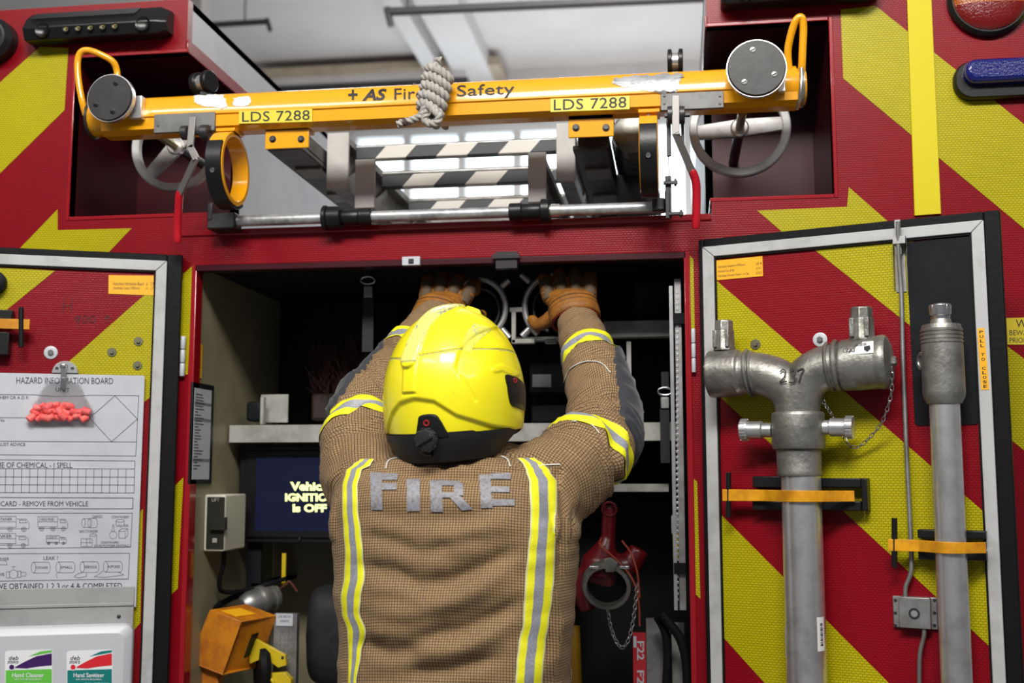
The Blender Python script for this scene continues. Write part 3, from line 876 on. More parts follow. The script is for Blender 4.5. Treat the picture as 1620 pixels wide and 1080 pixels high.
# ---- strap clips (orange rubber strap over black blocks) as their own things
def strap_clip(fr, x0, x1, yc, hh, pads, pin, label, bulge, pipe=None, parent=None):
    c = fr.p((x0 + x1) / 2, yc, 0)
    o = thing('strap_clip', label, 'strap', c, 'orange rubber strap clips on the engine doors')
    for p in pads:
        MB().box(fr, *p, -.004, .030).build('block', BLKP, o, .002)
    m = MB(); z = fr.uv(x0, yc)[1]
    a0, a1 = fr.uv(x0, yc, .05)[0], fr.uv(x1, yc, .05)[0]
    n = 28; h = hh * .00136
    rows = []
    for i in range(n + 1):
        t = i / n; a = a0 + (a1 - a0) * t
        d = bulge(a) + .0035
        tap = 1 - .12 * t
        rows.append([fr.w(a, z - h * tap, d), fr.w(a, z + h * tap, d), fr.w(a, z + h * tap, d + .004), fr.w(a, z - h * tap, d + .004)])
    m.grid(rows, closed=True); m.face(rows[0][::-1]); m.face(rows[-1])
    s = m.build('strap', ORNG, o, .001)
    x, ya, yb = pin
    m = MB(); m.tube([fr.p(x, ya, .036), fr.p(x, yb, .036)], .0058, 12); m.build('pin', BLKP, o, .001)
    return o

# ---- stowed standpipes on the right door
AX = .062
def dpt(x, y, d=AX): return DR_.p(x, y, d)
def down(x0, y0, x1, y1, d=AX):
    """vertical axis points on the door: same side position, heights from pixels"""
    a, b = DR_.uv(x0, y0, d); a1, b1 = DR_.uv(x1, y1, d)
    return DR_.w(a, b, d), DR_.w(a, b1, d)
sp = thing('double_head_standpipe', 'twin-outlet grey alloy standpipe marked 237 strapped to the right door', 'standpipe', dpt(1280, 1000))
pt, pb = down(1267, 752, 1282, 1080)
pb.z = ZDB + .05
m = MB(); m.lathe(pb, (0, 0, 1), [(.041, 0), (.0415, .005), (.0415, (pt - pb).z + .01)], 48)
m.build('pipe', ALU, sp)
s_ = .00136 * .94
m = MB()
L0, L1, C0 = dpt(1124, 592), dpt(1172, 589), dpt(1262, 625)
R1, R0 = dpt(1332, 578), dpt(1392, 573)
m.tube([L0, dpt(1150, 590.5), L1], [41 * s_, 41 * s_, 40 * s_], 40)
m.tube([R1, dpt(1360, 576), R0], [42 * s_, 43 * s_, 43 * s_], 40)
cb = dpt(1261, 660)
m.tube(smoothpts([dpt(1165, 590), dpt(1205, 592), dpt(1240, 606), dpt(1258, 632), cb], 6), 36 * s_, 32)
m.tube(smoothpts([dpt(1340, 578), dpt(1305, 582), dpt(1277, 600), dpt(1264, 632), cb], 6), 37 * s_, 32)
m.tube([dpt(1259, 612), cb], 35 * s_, 32)
m = fuse(m, .0028, 5)
m.build('twin_head', CAST, sp, ang=60)
for (x, y, r, w_) in ((1186, 590, 41, 3), (1193, 590.5, 38.5, 3), (1313, 580, 41, 3), (1325, 578.5, 43, 4)):
    m = MB(); a = dpt(x - w_, y + .5); b = dpt(x + w_, y - .3)
    m.tube([a, a.lerp(b, .5), b], [r * s_ * .96, r * s_ * 1.03, r * s_ * .96], 40)
    m.build('weld_bead', CAST, sp)
m = MB()
a = dpt(1262, 655); 
axz = V((0, 0, -1))
h = lambda y0, y1: (dpt(1262, y0) - dpt(1262, y1)).z
m.lathe(a, axz, [(41 * s_, -.004), (43 * s_, 0), (43.5 * s_, .003), (43.5 * s_, h(655, 706)), (42 * s_, h(655, 710)), (37 * s_, h(655, 712)), (36 * s_, h(655, 744)), (37 * s_, h(655, 748)), (36 * s_, h(655, 752)), (32 * s_, h(655, 753))], 48)
m.build('collar', CAST, sp)
for (x0, x1, yk) in ((1214, 1172, 680), (1305, 1351, 676)):
    m = MB(); p0, p1 = dpt(x0, yk), dpt(x1, yk); L = (p1 - p0).length; d = p1 - p0
    m.lathe(p0, d, [(12 * s_, -.01), (12 * s_, L * .15), (15 * s_, L * .2), (15 * s_, L * .72)], 28)
    m.lathe(p0, d, [(17.5 * s_, L * .72), (18 * s_, L * .75), (18 * s_, L * .98), (14 * s_, L)], 24)
    for k in range(20):
        t = 2 * PI * k / 20; u = V((0, 0, 1)); n_ = DR_.n
        c = p0 + d * .86 + (u * math.cos(t) + n_ * math.sin(t)) * 18 * s_
        m.obox(c, d.normalized() * L * .11, (u * math.cos(t) + n_ * math.sin(t)) * .0015, (u * -math.sin(t) + n_ * math.cos(t)) * .0018)
    m.build('clamp_knob', ALU, sp)
for (xc, y0, y1, wpx) in ((1146, 549, 507, 19), (1364, 533, 486, 21)):
    m = MB(); p0 = dpt(xc, y0 + 6); p1 = dpt(xc, y1); p1 = V((p0.x, p0.y, p1.z)); L = (p1 - p0).z
    ww = wpx * s_
    m.lathe(p0, (0, 0, 1), [(ww * 1.05, 0), (ww * 1.02, L * .12), (ww * .98, L * .15), (ww * .95, L * .62), (ww * .93, L * .66), (ww * .88, L * .68), (ww * .86, L * .97), (ww * .78, L)], 8, ref=DR_.u)
    for k, (dx) in enumerate((-.6, .55)):
        m.obox(p0 + V((0, 0, L * .38)) + DR_.u * ww * dx + DR_.n * ww * .8, DR_.u * ww * .18, DR_.n * ww * .22, V((0, 0, L * .28)))
    m.build('spindle', CAST, sp, .0015)
m = MB(); ax = (R0 - R1).normalized()
c = dpt(1393, 573)
m.lathe(c, ax, [(43 * s_, -.006), (44 * s_, 0), (44.5 * s_, .004), (44.5 * s_, .010), (42 * s_, .016), (30 * s_, .022), (0, .024)], 40)
cap = m.build('outlet_cap', CAST, sp)
m = MB(); m.lathe(c + ax * .018, ax, [(.011, 0), (.011, .012), (.009, .014)], 6); m.build('cap_bolt', CAST, cap)
chain('chain', smoothpts([dpt(1411, 585, .085), dpt(1410, 622, .075), dpt(1397, 664, .05), dpt(1378, 690, .03), dpt(1356, 707, .02), dpt(1340, 700, .02), dpt(1326, 672, .02), dpt(1312, 650, .04), dpt(1302, 633, .055)], 6), sp, .0011, .0155)
# marking 237 drawn on the curve of the head, sticker
bv = BVHTree.FromBMesh(fuse(MB().tube([L0, dpt(1172, 589), dpt(1215, 595), dpt(1262, 606), dpt(1320, 580), R0], [41 * s_, 40 * s_, 36 * s_, 38 * s_, 38 * s_, 43 * s_], 32).tube([dpt(1261, 600), cb], 37 * s_, 32), .004, 3).bm)
def onhead(x, y, off=.0012):
    r = ray(x, y); hit = bv.ray_cast(CAM, r)
    p = hit[0] if hit[0] else dpt(x, y, .1)
    return p - r * (off + .0018)
def strokes(mb, lines, w, fn, mi=0, sub=4):
    """hand-drawn strokes laid on a curved surface by fn(px,py)"""
    for pts in lines:
        q = smoothpts([V((x, y, 0)) for x, y in pts], sub) if len(pts) > 2 else [V((*pts[0], 0)).lerp(V((*pts[1], 0)), i / 3) for i in range(4)]
        rows = []
        for i in range(len(q)):
            t = (q[min(i + 1, len(q) - 1)] - q[max(i - 1, 0)]).normalized(); n_ = V((-t.y, t.x, 0)) * w / 2
            a, b = q[i] + n_, q[i] - n_
            rows.append([fn(a.x, a.y), fn(b.x, b.y)])
        mb.grid(rows, mi)
m = MB()
strokes(m, [[(1234, 588), (1239, 584), (1243, 589), (1240, 597), (1234, 605), (1245, 603)],
            [(1249, 586), (1255, 584), (1257, 590), (1252, 594), (1258, 598), (1255, 605), (1248, 604)],
            [(1260, 586), (1271, 583), (1267, 593), (1264, 605)]], 2.2, lambda x, y: onhead(x, y))
m.build('marking', INK, sp, smooth=False)
m = MB()
def gridpatch(mb, quad, fn, nx, ny, mi=0):
    bl, br, tr, tl = [V((*q, 0)) for q in quad]; rows = []
    for j in range(ny + 1):
        b = j / ny
        rows.append([(lambda q: fn(q.x, q.y))((bl * (1 - a / nx) + br * (a / nx)) * (1 - b) + (tl * (1 - a / nx) + tr * (a / nx)) * b) for a in range(nx + 1)])
    return mb.grid(rows, mi)
gridpatch(m, [(1332, 562), (1382, 558), (1382, 539), (1330, 543)], lambda x, y: onhead(x, y, .002), 10, 5, 0)
x = 1336; random.seed(2)
while x < 1370:
    w_ = random.choice((.7, 1.2)); dy = -(x - 1332) * .075
    gridpatch(m, [(x, 549 + dy), (x + w_, 549 + dy), (x + w_, 545 + dy), (x, 545 + dy)], lambda a, b: onhead(a, b, .003), 1, 1, 1); x += w_ + random.choice((.7, 1.1))
for i, ch in enumerate('LFB'):
    x = 1335 + i * 6; dy = -(x - 1332) * .075
    gridpatch(m, [(x, 557.5 + dy), (x + 5, 557.2 + dy), (x + 5, 552.2 + dy), (x, 552.5 + dy)], lambda a, b: onhead(a, b, .003), 1, 1, 1)
    text(m, ch, [(x + 1.3, 556.7 + dy), (x + 3.8, 556.5 + dy), (x + 3.8, 553 + dy), (x + 1.3, 553.2 + dy)], lambda a, b: onhead(a, b, .0036), 0, bold=.02)
m.face([onhead(a, b, .003) for a, b in ((1367, 548), (1376, 546), (1377, 552), (1372, 556), (1367, 553))], 1)
m.build('asset_sticker', [mat('sticker_white', (.72, .72, .72), .4), INK], sp, smooth=False)
def pipe_sticker(name, P0, rad, ang0, ang1, z0, z1, parent, marks=()):
    m = MB(); rows = []
    for z in (z0, z1):
        rows.append([V((P0.x, P0.y, z)) + (DR_.u * math.sin(a) + DR_.n * math.cos(a)) * rad for a in [ang0 + (ang1 - ang0) * k / 8 for k in range(9)]])
    m.grid(rows, 0)
    for k in range(14):
        t0 = .15 + .7 * k / 14; z = z0 + (z1 - z0) * t0; a0_, a1_ = ang0 + (ang1 - ang0) * .35, ang0 + (ang1 - ang0) * .7
        m.face([V((P0.x, P0.y, zz)) + (DR_.u * math.sin(a) + DR_.n * math.cos(a)) * (rad + .0004) for a, zz in ((a0_, z), (a1_, z), (a1_, z + .0016 + .001 * (k % 3 == 0)), (a0_, z + .0016 + .001 * (k % 3 == 0)))], 1)
    m.build(name, [MATS['sticker_white'], INK], parent, smooth=False)
zz = lambda y: dpt(1280, y)[2]
pipe_sticker('barcode_sticker', pt, .0420, R(48), R(78), zz(1026), zz(973), sp)
pipe_sticker('barcode_sticker', pt, .0420, R(-88), R(-58), zz(1040), zz(990), sp)

ss = thing('single_standpipe', 'slim single-head alloy standpipe with ribbed cap strapped near the door edge', 'standpipe', dpt(1510, 1000))
AX2 = .052
st, sb = down(1494, 632, 1500, 1000, AX2); sb = V((st.x, st.y, ZDB + .05)); zt = st.z
zz2 = lambda y: DR_.p(1490, y, AX2).z
k = .00130
m = MB(); m.lathe(sb, (0, 0, 1), [(22.5 * k, 0), (23 * k, .004), (23 * k, zt - sb.z + .006)], 40); m.build('pipe', ALU, ss)
m = MB(); Z0 = zz2(640)
pr = [(22 * k, 0), (26 * k, .002), (31 * k, zz2(628) - Z0), (32 * k, zz2(620) - Z0), (31.5 * k, zz2(545) - Z0)]
for i in range(4):
    y = 544 - i * 6
    pr += [(30.5 * k, zz2(y) - Z0), (32 * k, zz2(y - 1.2) - Z0), (32 * k, zz2(y - 4.2) - Z0), (30.5 * k, zz2(y - 5.2) - Z0)]
pr += [(29 * k, zz2(514) - Z0), (17 * k, zz2(513) - Z0), (15 * k, zz2(505) - Z0)]
c = V((st.x, st.y, Z0)); m.lathe(c, (0, 0, 1), pr, 48); m.build('head', CAST, ss)
m = MB(); m.lathe(c, (0, 0, 1), [(14 * k, zz2(514) - Z0), (15 * k, zz2(500) - Z0), (17 * k, zz2(498) - Z0), (17.5 * k, zz2(483) - Z0), (15 * k, zz2(481) - Z0), (9 * k, zz2(481) - Z0), (9 * k, zz2(486) - Z0), (0, zz2(486) - Z0)], 16)
for a in range(4):
    t = a * PI / 2 + .5
    m.obox(V((st.x, st.y, (zz2(500) + zz2(483)) / 2)) + V((math.cos(t), math.sin(t), 0)) * 16 * k, V((-math.sin(t), math.cos(t), 0)) * .004, V((math.cos(t), math.sin(t), 0)) * .003, V((0, 0, .011)))
m.build('ribbed_cap', STEEL, ss, .0008)
for (x, sx) in ((1457, -1), (1516, 1)):
    m = MB(); c2 = DR_.w(DR_.uv(x, 572, AX2)[0], DR_.uv(x, 572, AX2)[1], AX2 + .012)
    dd = (DR_.u * sx * 1 + DR_.n * .7)
    m.lathe(c2 - dd.normalized() * .012, dd, [(.0215, -.004), (.0205, .006), (.019, .010), (.0175, .0115), (.012, .0115), (.011, .009), (0, .009)], 24); m.build('lug', CAST, ss)

def bulge_pipe(fr, px, py, ax, rad):
    ac = fr.uv(px, py, ax)[0]
    def f(a):
        x = abs(a - ac)
        top = ax + math.sqrt(max(0, rad * rad - x * x)) if x < rad else 0
        return max(.030, top)
    def g(a):   # taut band: convex over the pipe
        x = abs(a - ac); h = ax + rad
        if x < rad * .55: return f(a)
        x0 = rad * .55; y0 = f(ac + x0)
        return max(.034, y0 - (x - x0) * .9)
    return g
strap_clip(DR_, 1141, 1350, 782.5, 9.5, [(1190, 753, 1240, 771), (1190, 792, 1240, 807), (1292, 756, 1362, 771), (1292, 792, 1362, 808), (1362, 756, 1373, 808)], (1152.5, 747, 818),
           'wider orange strap clip round the pipe of the twin-outlet standpipe', bulge_pipe(DR_, 1270, 782, AX, .0415))
strap_clip(DR_, 1404, 1559, 860, 9, [(1451, 837, 1492, 852), (1452, 869, 1492, 886), (1524, 839, 1560, 853), (1526, 871, 1561, 887)], (1415, 819, 897),
           'narrower orange strap clip round the slim standpipe beside the door edge', bulge_pipe(DR_, 1507, 860, AX2, .030))
strap_clip(DL_, 45, -110, 516, 9, [(15, 525, -30, 560), (20, 490, -30, 505)], (33.5, 486, 549),
           'orange strap clip cut by the left edge, above the hazard board', lambda a: .03)
m = MB(); m.lathe(DL_.p(-8, 448, -.004), DL_.n, [(.028, 0), (.028, .02), (.02, .024)], 28); m.build('rubber_stop', BLK, doorL)

# ---- hazard information board with its tray and clip
hb = thing('hazard_board', 'white printed hazard information board clipped to the left door', 'board', DL_.p(100, 930, 0))
FB = DL_.at(.010)
m = MB(); a0 = FB.uv(-140, 594)[0]; a1, zt_ = FB.uv(229, 594); zb_ = FB.uv(213, 960)[1]
m.ubox(FB, a0, zb_, a1, zt_, -.006, 0); m.build('panel', PAPER, hb, .001)
m = MB(); D = .0006; w = .0012
def ln(*pts, w=.0011, closed=False): m.line(FB, pts, w, D, 0, closed)
def tx(s, x0, y0, x1, y1, **k_): textpx(m, s, x0, y0, x1, y1, FB, D, 0, sk=k_.pop('sk', -1.0), **k_)
tx('HAZARD INFORMATION BOARD', 26, 596.5, 179, 606.5, sk=-1)
tx('UNIT', 88, 613, 110, 619)
ln((-120, 623), (219.5, 625.6), (214.7, 721), (-120, 718)); ln((-120, 660), (142, 661)); ln((-120, 697), (216, 699))
tx('HAZCHEM OR A D R', -19, 626, 45, 631, sk=-.3); tx('U N No', -14, 662, 7, 667, sk=0); tx('SPECIALIST ADVICE', -20, 700, 40, 705, sk=-.3)
ln((181.7, 625.7), (217.3, 662.5), (176.4, 698.5), (142, 661), closed=True)
ln((-120, 726), (213.6, 729), (212, 779.5), (-120, 778.5))
tx('NAME OF CHEMICAL - I SPELL', -20, 731, 114.5, 739.5, sk=-.5)
for y in (741.5, 754.5, 767): ln((-120, y - .8), (212.5, y))
for i in range(22):
    x = 199 - i * 12.7; ln((x + .6, 741.5), (x - .4, 779.3), w=.0010)
ln((-120, 786), (210.5, 787.5), (210, 804.5), (-120, 804.5), w=.0014)
tx('TREMCARD - REMOVE FROM VEHICLE', -23, 792.5, 139.5, 800.5, sk=-.2)
ln((-120, 811.5), (209.5, 811.5), (206.5, 865), (-120, 869))
f = .0007
def sk_(*pts, closed=False): m.line(FB, pts, f, D, 0, closed)
def circ(x, y, r, n=12, sx=1): sk_(*[(x + r * sx * math.cos(2 * PI * i / n), y + r * math.sin(2 * PI * i / n)) for i in range(n)], closed=True)
def lorry(x, y, w_, h_, word=None):
    sk_((x, y), (x + w_ * .66, y), (x + w_ * .66, y + h_), (x, y + h_), closed=True); sk_((x, y + h_ * .5), (x + w_ * .66, y + h_ * .5))
    sk_((x + w_ * .68, y + h_ * .25), (x + w_ * .92, y + h_ * .25), (x + w_, y + h_ * .6), (x + w_, y + h_ * 1.15), (x, y + h_ * 1.15))
    sk_((x + w_ * .75, y + h_ * .35), (x + w_ * .9, y + h_ * .35), (x + w_ * .93, y + h_ * .6), (x + w_ * .75, y + h_ * .6), closed=True)
    for t in (.12, .5, .86): circ(x + w_ * t, y + h_ * 1.2, h_ * .22); circ(x + w_ * t, y + h_ * 1.2, h_ * .1, 8)
    if word: tx(word, x + 2, y + h_ * .12, x + w_ * .55, y + h_ * .4, sk=0)
lorry(-14, 816.5, 60, 17, 'CONTAINER'); lorry(60, 817, 47, 16, '2 AXLE RIGID'); lorry(-14, 843.5, 59, 16, 'TANKER'); lorry(73, 847, 32, 10, 'LIGHT')
def drum(x, y, w_, h_, word=None):
    circ(x, y + h_ / 2, h_ / 2, 12, .42); sk_((x, y), (x + w_, y)); sk_((x, y + h_), (x + w_, y + h_))
    sk_(*[(x + w_ + h_ * .21 * math.sin(a), y + h_ / 2 - h_ / 2 * math.cos(a)) for a in [PI * i / 6 for i in range(7)]])
    if word: tx(word, x + 4, y + h_ * .38, x + w_, y + h_ * .62, sk=0)
drum(132, 820, 8, 14); drum(142, 819.5, 9, 15); tx('CARGO', 146, 815, 162, 819, sk=0); tx('GAS CYLINDER', 125, 838, 155, 842, sk=0)
tx('CONTAINERS', 177, 815.5, 204, 819.5, sk=0); tx('LIQUIDS', 184, 829.5, 203, 833.5, sk=0)
circ(179, 846, 6); sk_((177, 840), (178.5, 830), (180, 830), (181, 840)); sk_((188, 840), (198, 840), (198, 851), (188, 851), closed=True); sk_((188, 840), (192, 836), (202, 836), (202, 847), (198, 851)); sk_((198, 840), (202, 836))
circ(190, 823.5, 2.2, 12, 3); sk_((183.5, 824), (183.5, 830)); sk_((196.5, 824), (196.5, 830))
for i in range(2):
    for j in range(2): sk_((128 + i * 9, 852 + j * 6), (137 + i * 9, 852 + j * 6), (137 + i * 9, 858 + j * 6), (128 + i * 9, 858 + j * 6), closed=True)
circ(147.5, 846, 2, 12, 2.6); sk_((142, 847), (142.5, 860)); sk_((153, 847), (152.5, 860))
tx('CONTAINERS', 160, 856, 188, 859.5, sk=0); tx('SOLID POWDER CRYSTALS', 149, 861, 204, 864.5, sk=0)
ln((-120, 876), (205, 875), (203, 915.5), (-120, 921))
tx('LEAK ?', 69, 879.5, 92, 885.5, sk=0); tx('FLANGE', -12, 881.5, 14, 885.5, sk=0); tx('VALVE', -12, 906, 7, 911, sk=0)
for x, s in ((53, 'CONTAINED'), (92, 'SMALL'), (130, 'SERIOUS'), (167, 'RUPTURED')): drum(x, 889 - (x - 53) * .012, 23, 17, s)
sk_((90, 906), (89, 910), (91, 914)); sk_((130, 905), (122, 908), (117, 912), (126, 914), (137, 911), (136, 907)); sk_((163, 902), (157, 908), (149, 912), (165, 913), (183, 911), (196, 909), (186, 904))
circ(21.5, 908, 7); sk_((10, 904), (15, 904), (15, 914), (10, 914), closed=True); sk_((28, 903), (33, 903), (33, 913), (28, 913), closed=True); sk_((33, 905), (41, 905), (41, 911), (33, 911)); sk_((21, 900), (21, 896), (18, 896), (25, 896)); sk_((-10, 885), (10, 887), (11, 893), (-10, 893))
tx('I HAVE OBTAINED 1 2 3 or 4 & COMPLETED', -22, 922.5, 193, 931.5, sk=.6)
m.build('printing', INK, hb, smooth=False)
m = MB(); a1 = FB.uv(213, 930)[0]; m.ubox(FB, a0, FB.uv(213, 993)[1], a1, FB.uv(213, 927)[1], .002, .006, 0)
m.ubox(FB, a0, FB.uv(213, 957)[1], a1, FB.uv(213, 952)[1], .006, .009, 0)
m.lathe(FB.p(188, 975, .006), FB.n, [(.005, 0), (.004, .002), (0, .0025)], 14, 1)
m.build('tray_strip', [mat('grey_tray', (.33, .33, .33), .45, noise_=(9, (.27, .27, .27), .5)), DSTEEL], hb, .002)
# swivel clip
cl = thing('swivel_clip', 'half-round white plate with steel swivel clip above the hazard board', 'clip', DL_.p(103, 590, 0))
m = MB(); c = FB.p(103, 590, 0); rr = 21.5 * .00136
m.prism([c + FB.n * .003 + (FB.u * math.cos(a) + FB.v * math.sin(a)) * rr for a in [PI * i / 20 for i in range(21)]],
        [c - FB.n * .010 + (FB.u * math.cos(a) + FB.v * math.sin(a)) * rr for a in [PI * i / 20 for i in range(21)]])
m.build('plate', ALU, cl, .0008)
m = MB(); m.lathe(FB.p(101, 579, .003), FB.n, [(.009, 0), (.009, .003), (.006, .003), (.006, .009), (.004, .011)], 20)
m.obox(FB.p(100.5, 596, .010), FB.u * .0065, FB.n * .0015, V((0, 0, .026))); m.obox(FB.p(100, 606, .0125), FB.u * .0045, FB.n * .0012, V((0, 0, .014)))
m.build('lever', STEEL, cl, .001)
for x in (90, 114.5):
    m = MB(); m.lathe(FB.p(x, 582.5, .003), FB.n, [(.004, 0), (.0035, .0012), (.0015, .0008), (0, .0008)], 12); m.build('screw', DSTEEL, cl)
# bag of ear plugs
eb = thing('earplug_bag', 'clear plastic bag of bright pink ear plugs hanging on the clip', 'bag', FB.p(96, 668, .02))
m = MB(); random.seed(11)
pk = mat('pink_foam', (1.0, .12, .12), .55, noise_=(60, (.9, .2, .18), .5))
m.bm.free()
spots = []
for row, (y, n_) in enumerate(((660, 9), (651, 9), (643, 6))):
    for i in range(n_):
        x = 50 + (i + .5 * (row % 2) + random.uniform(-.2, .2)) * (92 / 9) + (8 if row == 2 else 0)
        spots.append((x, y + random.uniform(-2, 2)))
for x, y in spots:
    m = MB(); c = FB.p(x, y, .006 + random.uniform(0, .010)); a = random.uniform(-1.1, 1.1); t = V((0, 0, 0)) + FB.u * math.cos(a) + FB.v * math.sin(a) + FB.n * random.uniform(-.3, .3)
    t.normalize(); L = .019
    m.tube([c - t * L * .55, c - t * L * .45, c, c + t * L * .4, c + t * L * .55], [.0055, .0090, .0088, .0078, .0045], 12)
    e = m.build('ear_plug', pk, None)
    tag(e, 'pink foam ear plug inside the clear bag', 'ear plug', 'pink ear plugs in the clear bag')
m = MB(); rows = []
pl = mat('clear_plastic_film', (1, 1, 1), .06, trans=1.0, spec=.6, bump=(45, .9)); pl.node_tree.nodes['Principled BSDF'].inputs['IOR'].default_value = 1.12
ny, nx = 26, 34
for side in (1, -1):
    rows = []
    for j in range(ny + 1):
        v = j / ny; y = 597 + (669 - 597) * v
        cx = 98 + (96 - 98) * v; hw = 20 + 32 * min(1, v * 1.5) ** .8 if v > .02 else 16
        row = []
        for i in range(nx + 1):
            u = i / nx * 2 - 1
            prof = (1 - abs(u) ** 2.5) * (1 - abs(2 * max(0, v - .35) / .65 - 1) ** 3 if v > .35 else .08)
            dd = .010 + side * (.0005 + .0135 * prof) + .0022 * noise.noise(V((u * 4, v * 5, side * 3)))
            row.append(FB.p(cx + u * hw, y + 2 * noise.noise(V((u * 3, v * 3, 7))), max(.0012, dd * 1.25)))
        rows.append(row)
    m.grid(rows)
m.build('film', pl, eb, ang=80)
# soap dispenser box
ds = thing('soap_dispenser', 'white wall box with hand cleaner and hand sanitiser labels', 'dispenser', DL_.p(100, 1080, .03))
FD = DL_.at(.055)
a1, zt_ = FD.uv(210, 988); a0 = FD.uv(-120, 988)[0]; zb_ = zt_ - .24
m = MB(); e = .016
rows = []
def rr_(s, d):
    pts = []; r_ = .02
    for q, (sx, sz) in enumerate(((1, 1), (-1, 1), (-1, -1), (1, -1))):
        for k_ in range(7):
            a = PI / 2 * (q + k_ / 6)
            pts.append(FD.w((a1 if sx > 0 else a0) - sx * (r_ + s) + r_ * math.cos(a), (zt_ if sz > 0 else zb_) - sz * (r_ + s) + r_ * math.sin(a), d))
    return pts
rows = [rr_(0, -.058), rr_(0, -.014), rr_(.002, -.011), rr_(.004, -.010), rr_(.016, 0.0), rr_(.018, .0005)]
m.grid(rows, closed=True); m.face(rows[-1])
m.build('box', WPLAS, ds)
def tagcard(x0, x1, col_top, col_bot, s1, s2, ring_col, name):
    m = MB(); y0, y1 = 1029, 1110
    D2 = .0012
    def quad(pts, mi, d=D2): m.face([FD.p(x, y, d) for x, y in pts], mi)
    m.pp(FD, [(x0 + 3, y0 + .5), (x1 - 2, y0 - 2), (x1, y0), (x1, y1), (x0, y1), (x0, y0 + 3)], .0004, D2, 0)
    w_ = x1 - x0
    quad([(x0 + 1, y0 + 31), (x1 - 1, y0 + 29), (x1 - 1, y1 - 1), (x0 + 1, y1 - 1)], 2, D2 + .0003)
    sw = [(x0 + w_ * .18, y0 + 27), (x0 + w_ * .4, y0 + 18), (x0 + w_ * .65, y0 + 9), (x1 - 1, y0 + 4), (x1 - 1, y0 + 23), (x0 + w_ * .7, y0 + 25), (x0 + w_ * .45, y0 + 28)]
    quad(sw, 1, D2 + .0005)
    quad([(x0 + w_ * .75, y0 + 1), (x1 - 1, y0 - 1), (x1 - 1, y0 + 2.5), (x0 + w_ * .5, y0 + 9)], 2, D2 + .0004)
    cx, cy = x0 + w_ * .14, y0 + 26
    m.face([FD.p(cx + 5.5 * math.cos(2 * PI * i / 18), cy + 5.5 * math.sin(2 * PI * i / 18), D2 + .0007) for i in range(18)], 0)
    m.face([FD.p(cx + 4 * math.cos(2 * PI * i / 18), cy + 4 * math.sin(2 * PI * i / 18), D2 + .0010) for i in range(18)], 1)
    textpx(m, 'deb', x0 + 6, y0 + 8, x0 + 21, y0 + 14.5, FD, D2 + .001, 3, shear=.2)
    textpx(m, 'stoko', x0 + 4, y0 + 14, x0 + 21, y0 + 20, FD, D2 + .001, 3, shear=.2)
    textpx(m, s1, x0 + w_ * .15, y0 + 35, x0 + w_ * .82, y0 + 42, FD, D2 + .001, 0, bold=.012)
    textpx(m, s2, x0 + w_ * .2, y0 + 44, x0 + w_ * .76, y0 + 47, FD, D2 + .001, 0)
    textpx(m, 'Apply a small amount', x0 + w_ * .4, y0 + 50, x1 - 6, y0 + 53, FD, D2 + .001, 0)
    m.build(name, [mat('label_white', (.75, .76, .78), .35), mat(*col_top, .35), mat(*col_bot, .35), INK], ds, smooth=False)
tagcard(8, 83, ('label_purple', (.05, .012, .11)), ('label_green', (.12, .50, .06)), 'Hand Cleaner', '(NO WATER REQUIRED)', 0, 'cleaner_label')
tagcard(105.5, 178, ('label_red', (.62, .02, .03)), ('label_teal', (.006, .18, .17)), 'Hand Sanitiser', '(NO WATER REQUIRED)', 0, 'sanitiser_label')
# ================================================================= yellow ladder beam across the bay
YB = -.150
FY = BY(YB)
zof = lambda y, Y=YB, x=600: BY(Y).uv(x, y)[1]
bm_ = thing('ladder_beam', 'yellow ladder beam with black end pads spanning the ladder bay', 'ladder beam', P(700, 185, YB))
xa, xb = FY.uv(160, 180)[0], FY.uv(1262, 140)[0]
zt, zs, zm, zb = zof(137, -.115), zof(166), zof(187), zof(197, -.13)
zc = (zt + zs) / 2 - .004
prof = []
for i in range(15):                                       # rounded upper half
    a = PI - PI * i / 14 * 1.0
    prof.append((-.112 + .040 * math.cos(PI - a) * -1 if False else -.112 - .040 * math.cos(a) * -1, zs + (zt - zs) * math.sin(a)))
prof = [(-.112 + .040 * math.cos(t), zs + (zt - zs) * math.sin(t)) for t in [PI * i / 18 for i in range(19)]]   # back to front over the top
prof += [(-.152, zs - .002), (-.148, zs - .004), (-.148, zm), (-.130, zb), (-.094, zb), (-.076, zm), (-.072, zs - .002)]
m = MB()
n = 60
m.grid([[V((xa + (xb - xa) * i / n, y, z)) for y, z in prof] for i in range(n + 1)], closed=True)
m.build('beam_tube', BEAMY, bm_, ang=25)
tb = MB(); tb.grid([[V((xa - .05 + (xb - xa + .1) * i / n, y, z)) for y, z in prof] for i in range(n + 1)], closed=True)
tb.bm.normal_update(); bvb = BVHTree.FromBMesh(tb.bm); tb.bm.free()
def onbeam(x, y, off=.0016):
    r = ray(x, y); h = bvb.ray_cast(CAM, r)
    if h[0] is None: return P(x, y, -.13)
    nrm = h[1] if h[1].dot(r) < 0 else -h[1]
    return h[0] + nrm * off
def blob(mb, pts, fn, mi=0, rings=10):
    c = V((sum(p[0] for p in pts) / len(pts), sum(p[1] for p in pts) / len(pts), 0))
    rows = []
    for k in range(rings + 1):
        t = 1 - k / rings * .999
        rows.append([fn(c.x + (x - c.x) * t, c.y + (y - c.y) * t) for x, y in pts])
    mb.grid(rows, mi, closed=True)
def rough(pts, amp=1.2, sub=4, seed=1):
    random.seed(seed); out = []
    for i in range(len(pts)):
        a, b = pts[i], pts[(i + 1) % len(pts)]
        for k in range(sub):
            t = k / sub; j = amp if k else amp * .4
            out.append((a[0] + (b[0] - a[0]) * t + random.uniform(-j, j), a[1] + (b[1] - a[1]) * t + random.uniform(-j, j)))
    return out
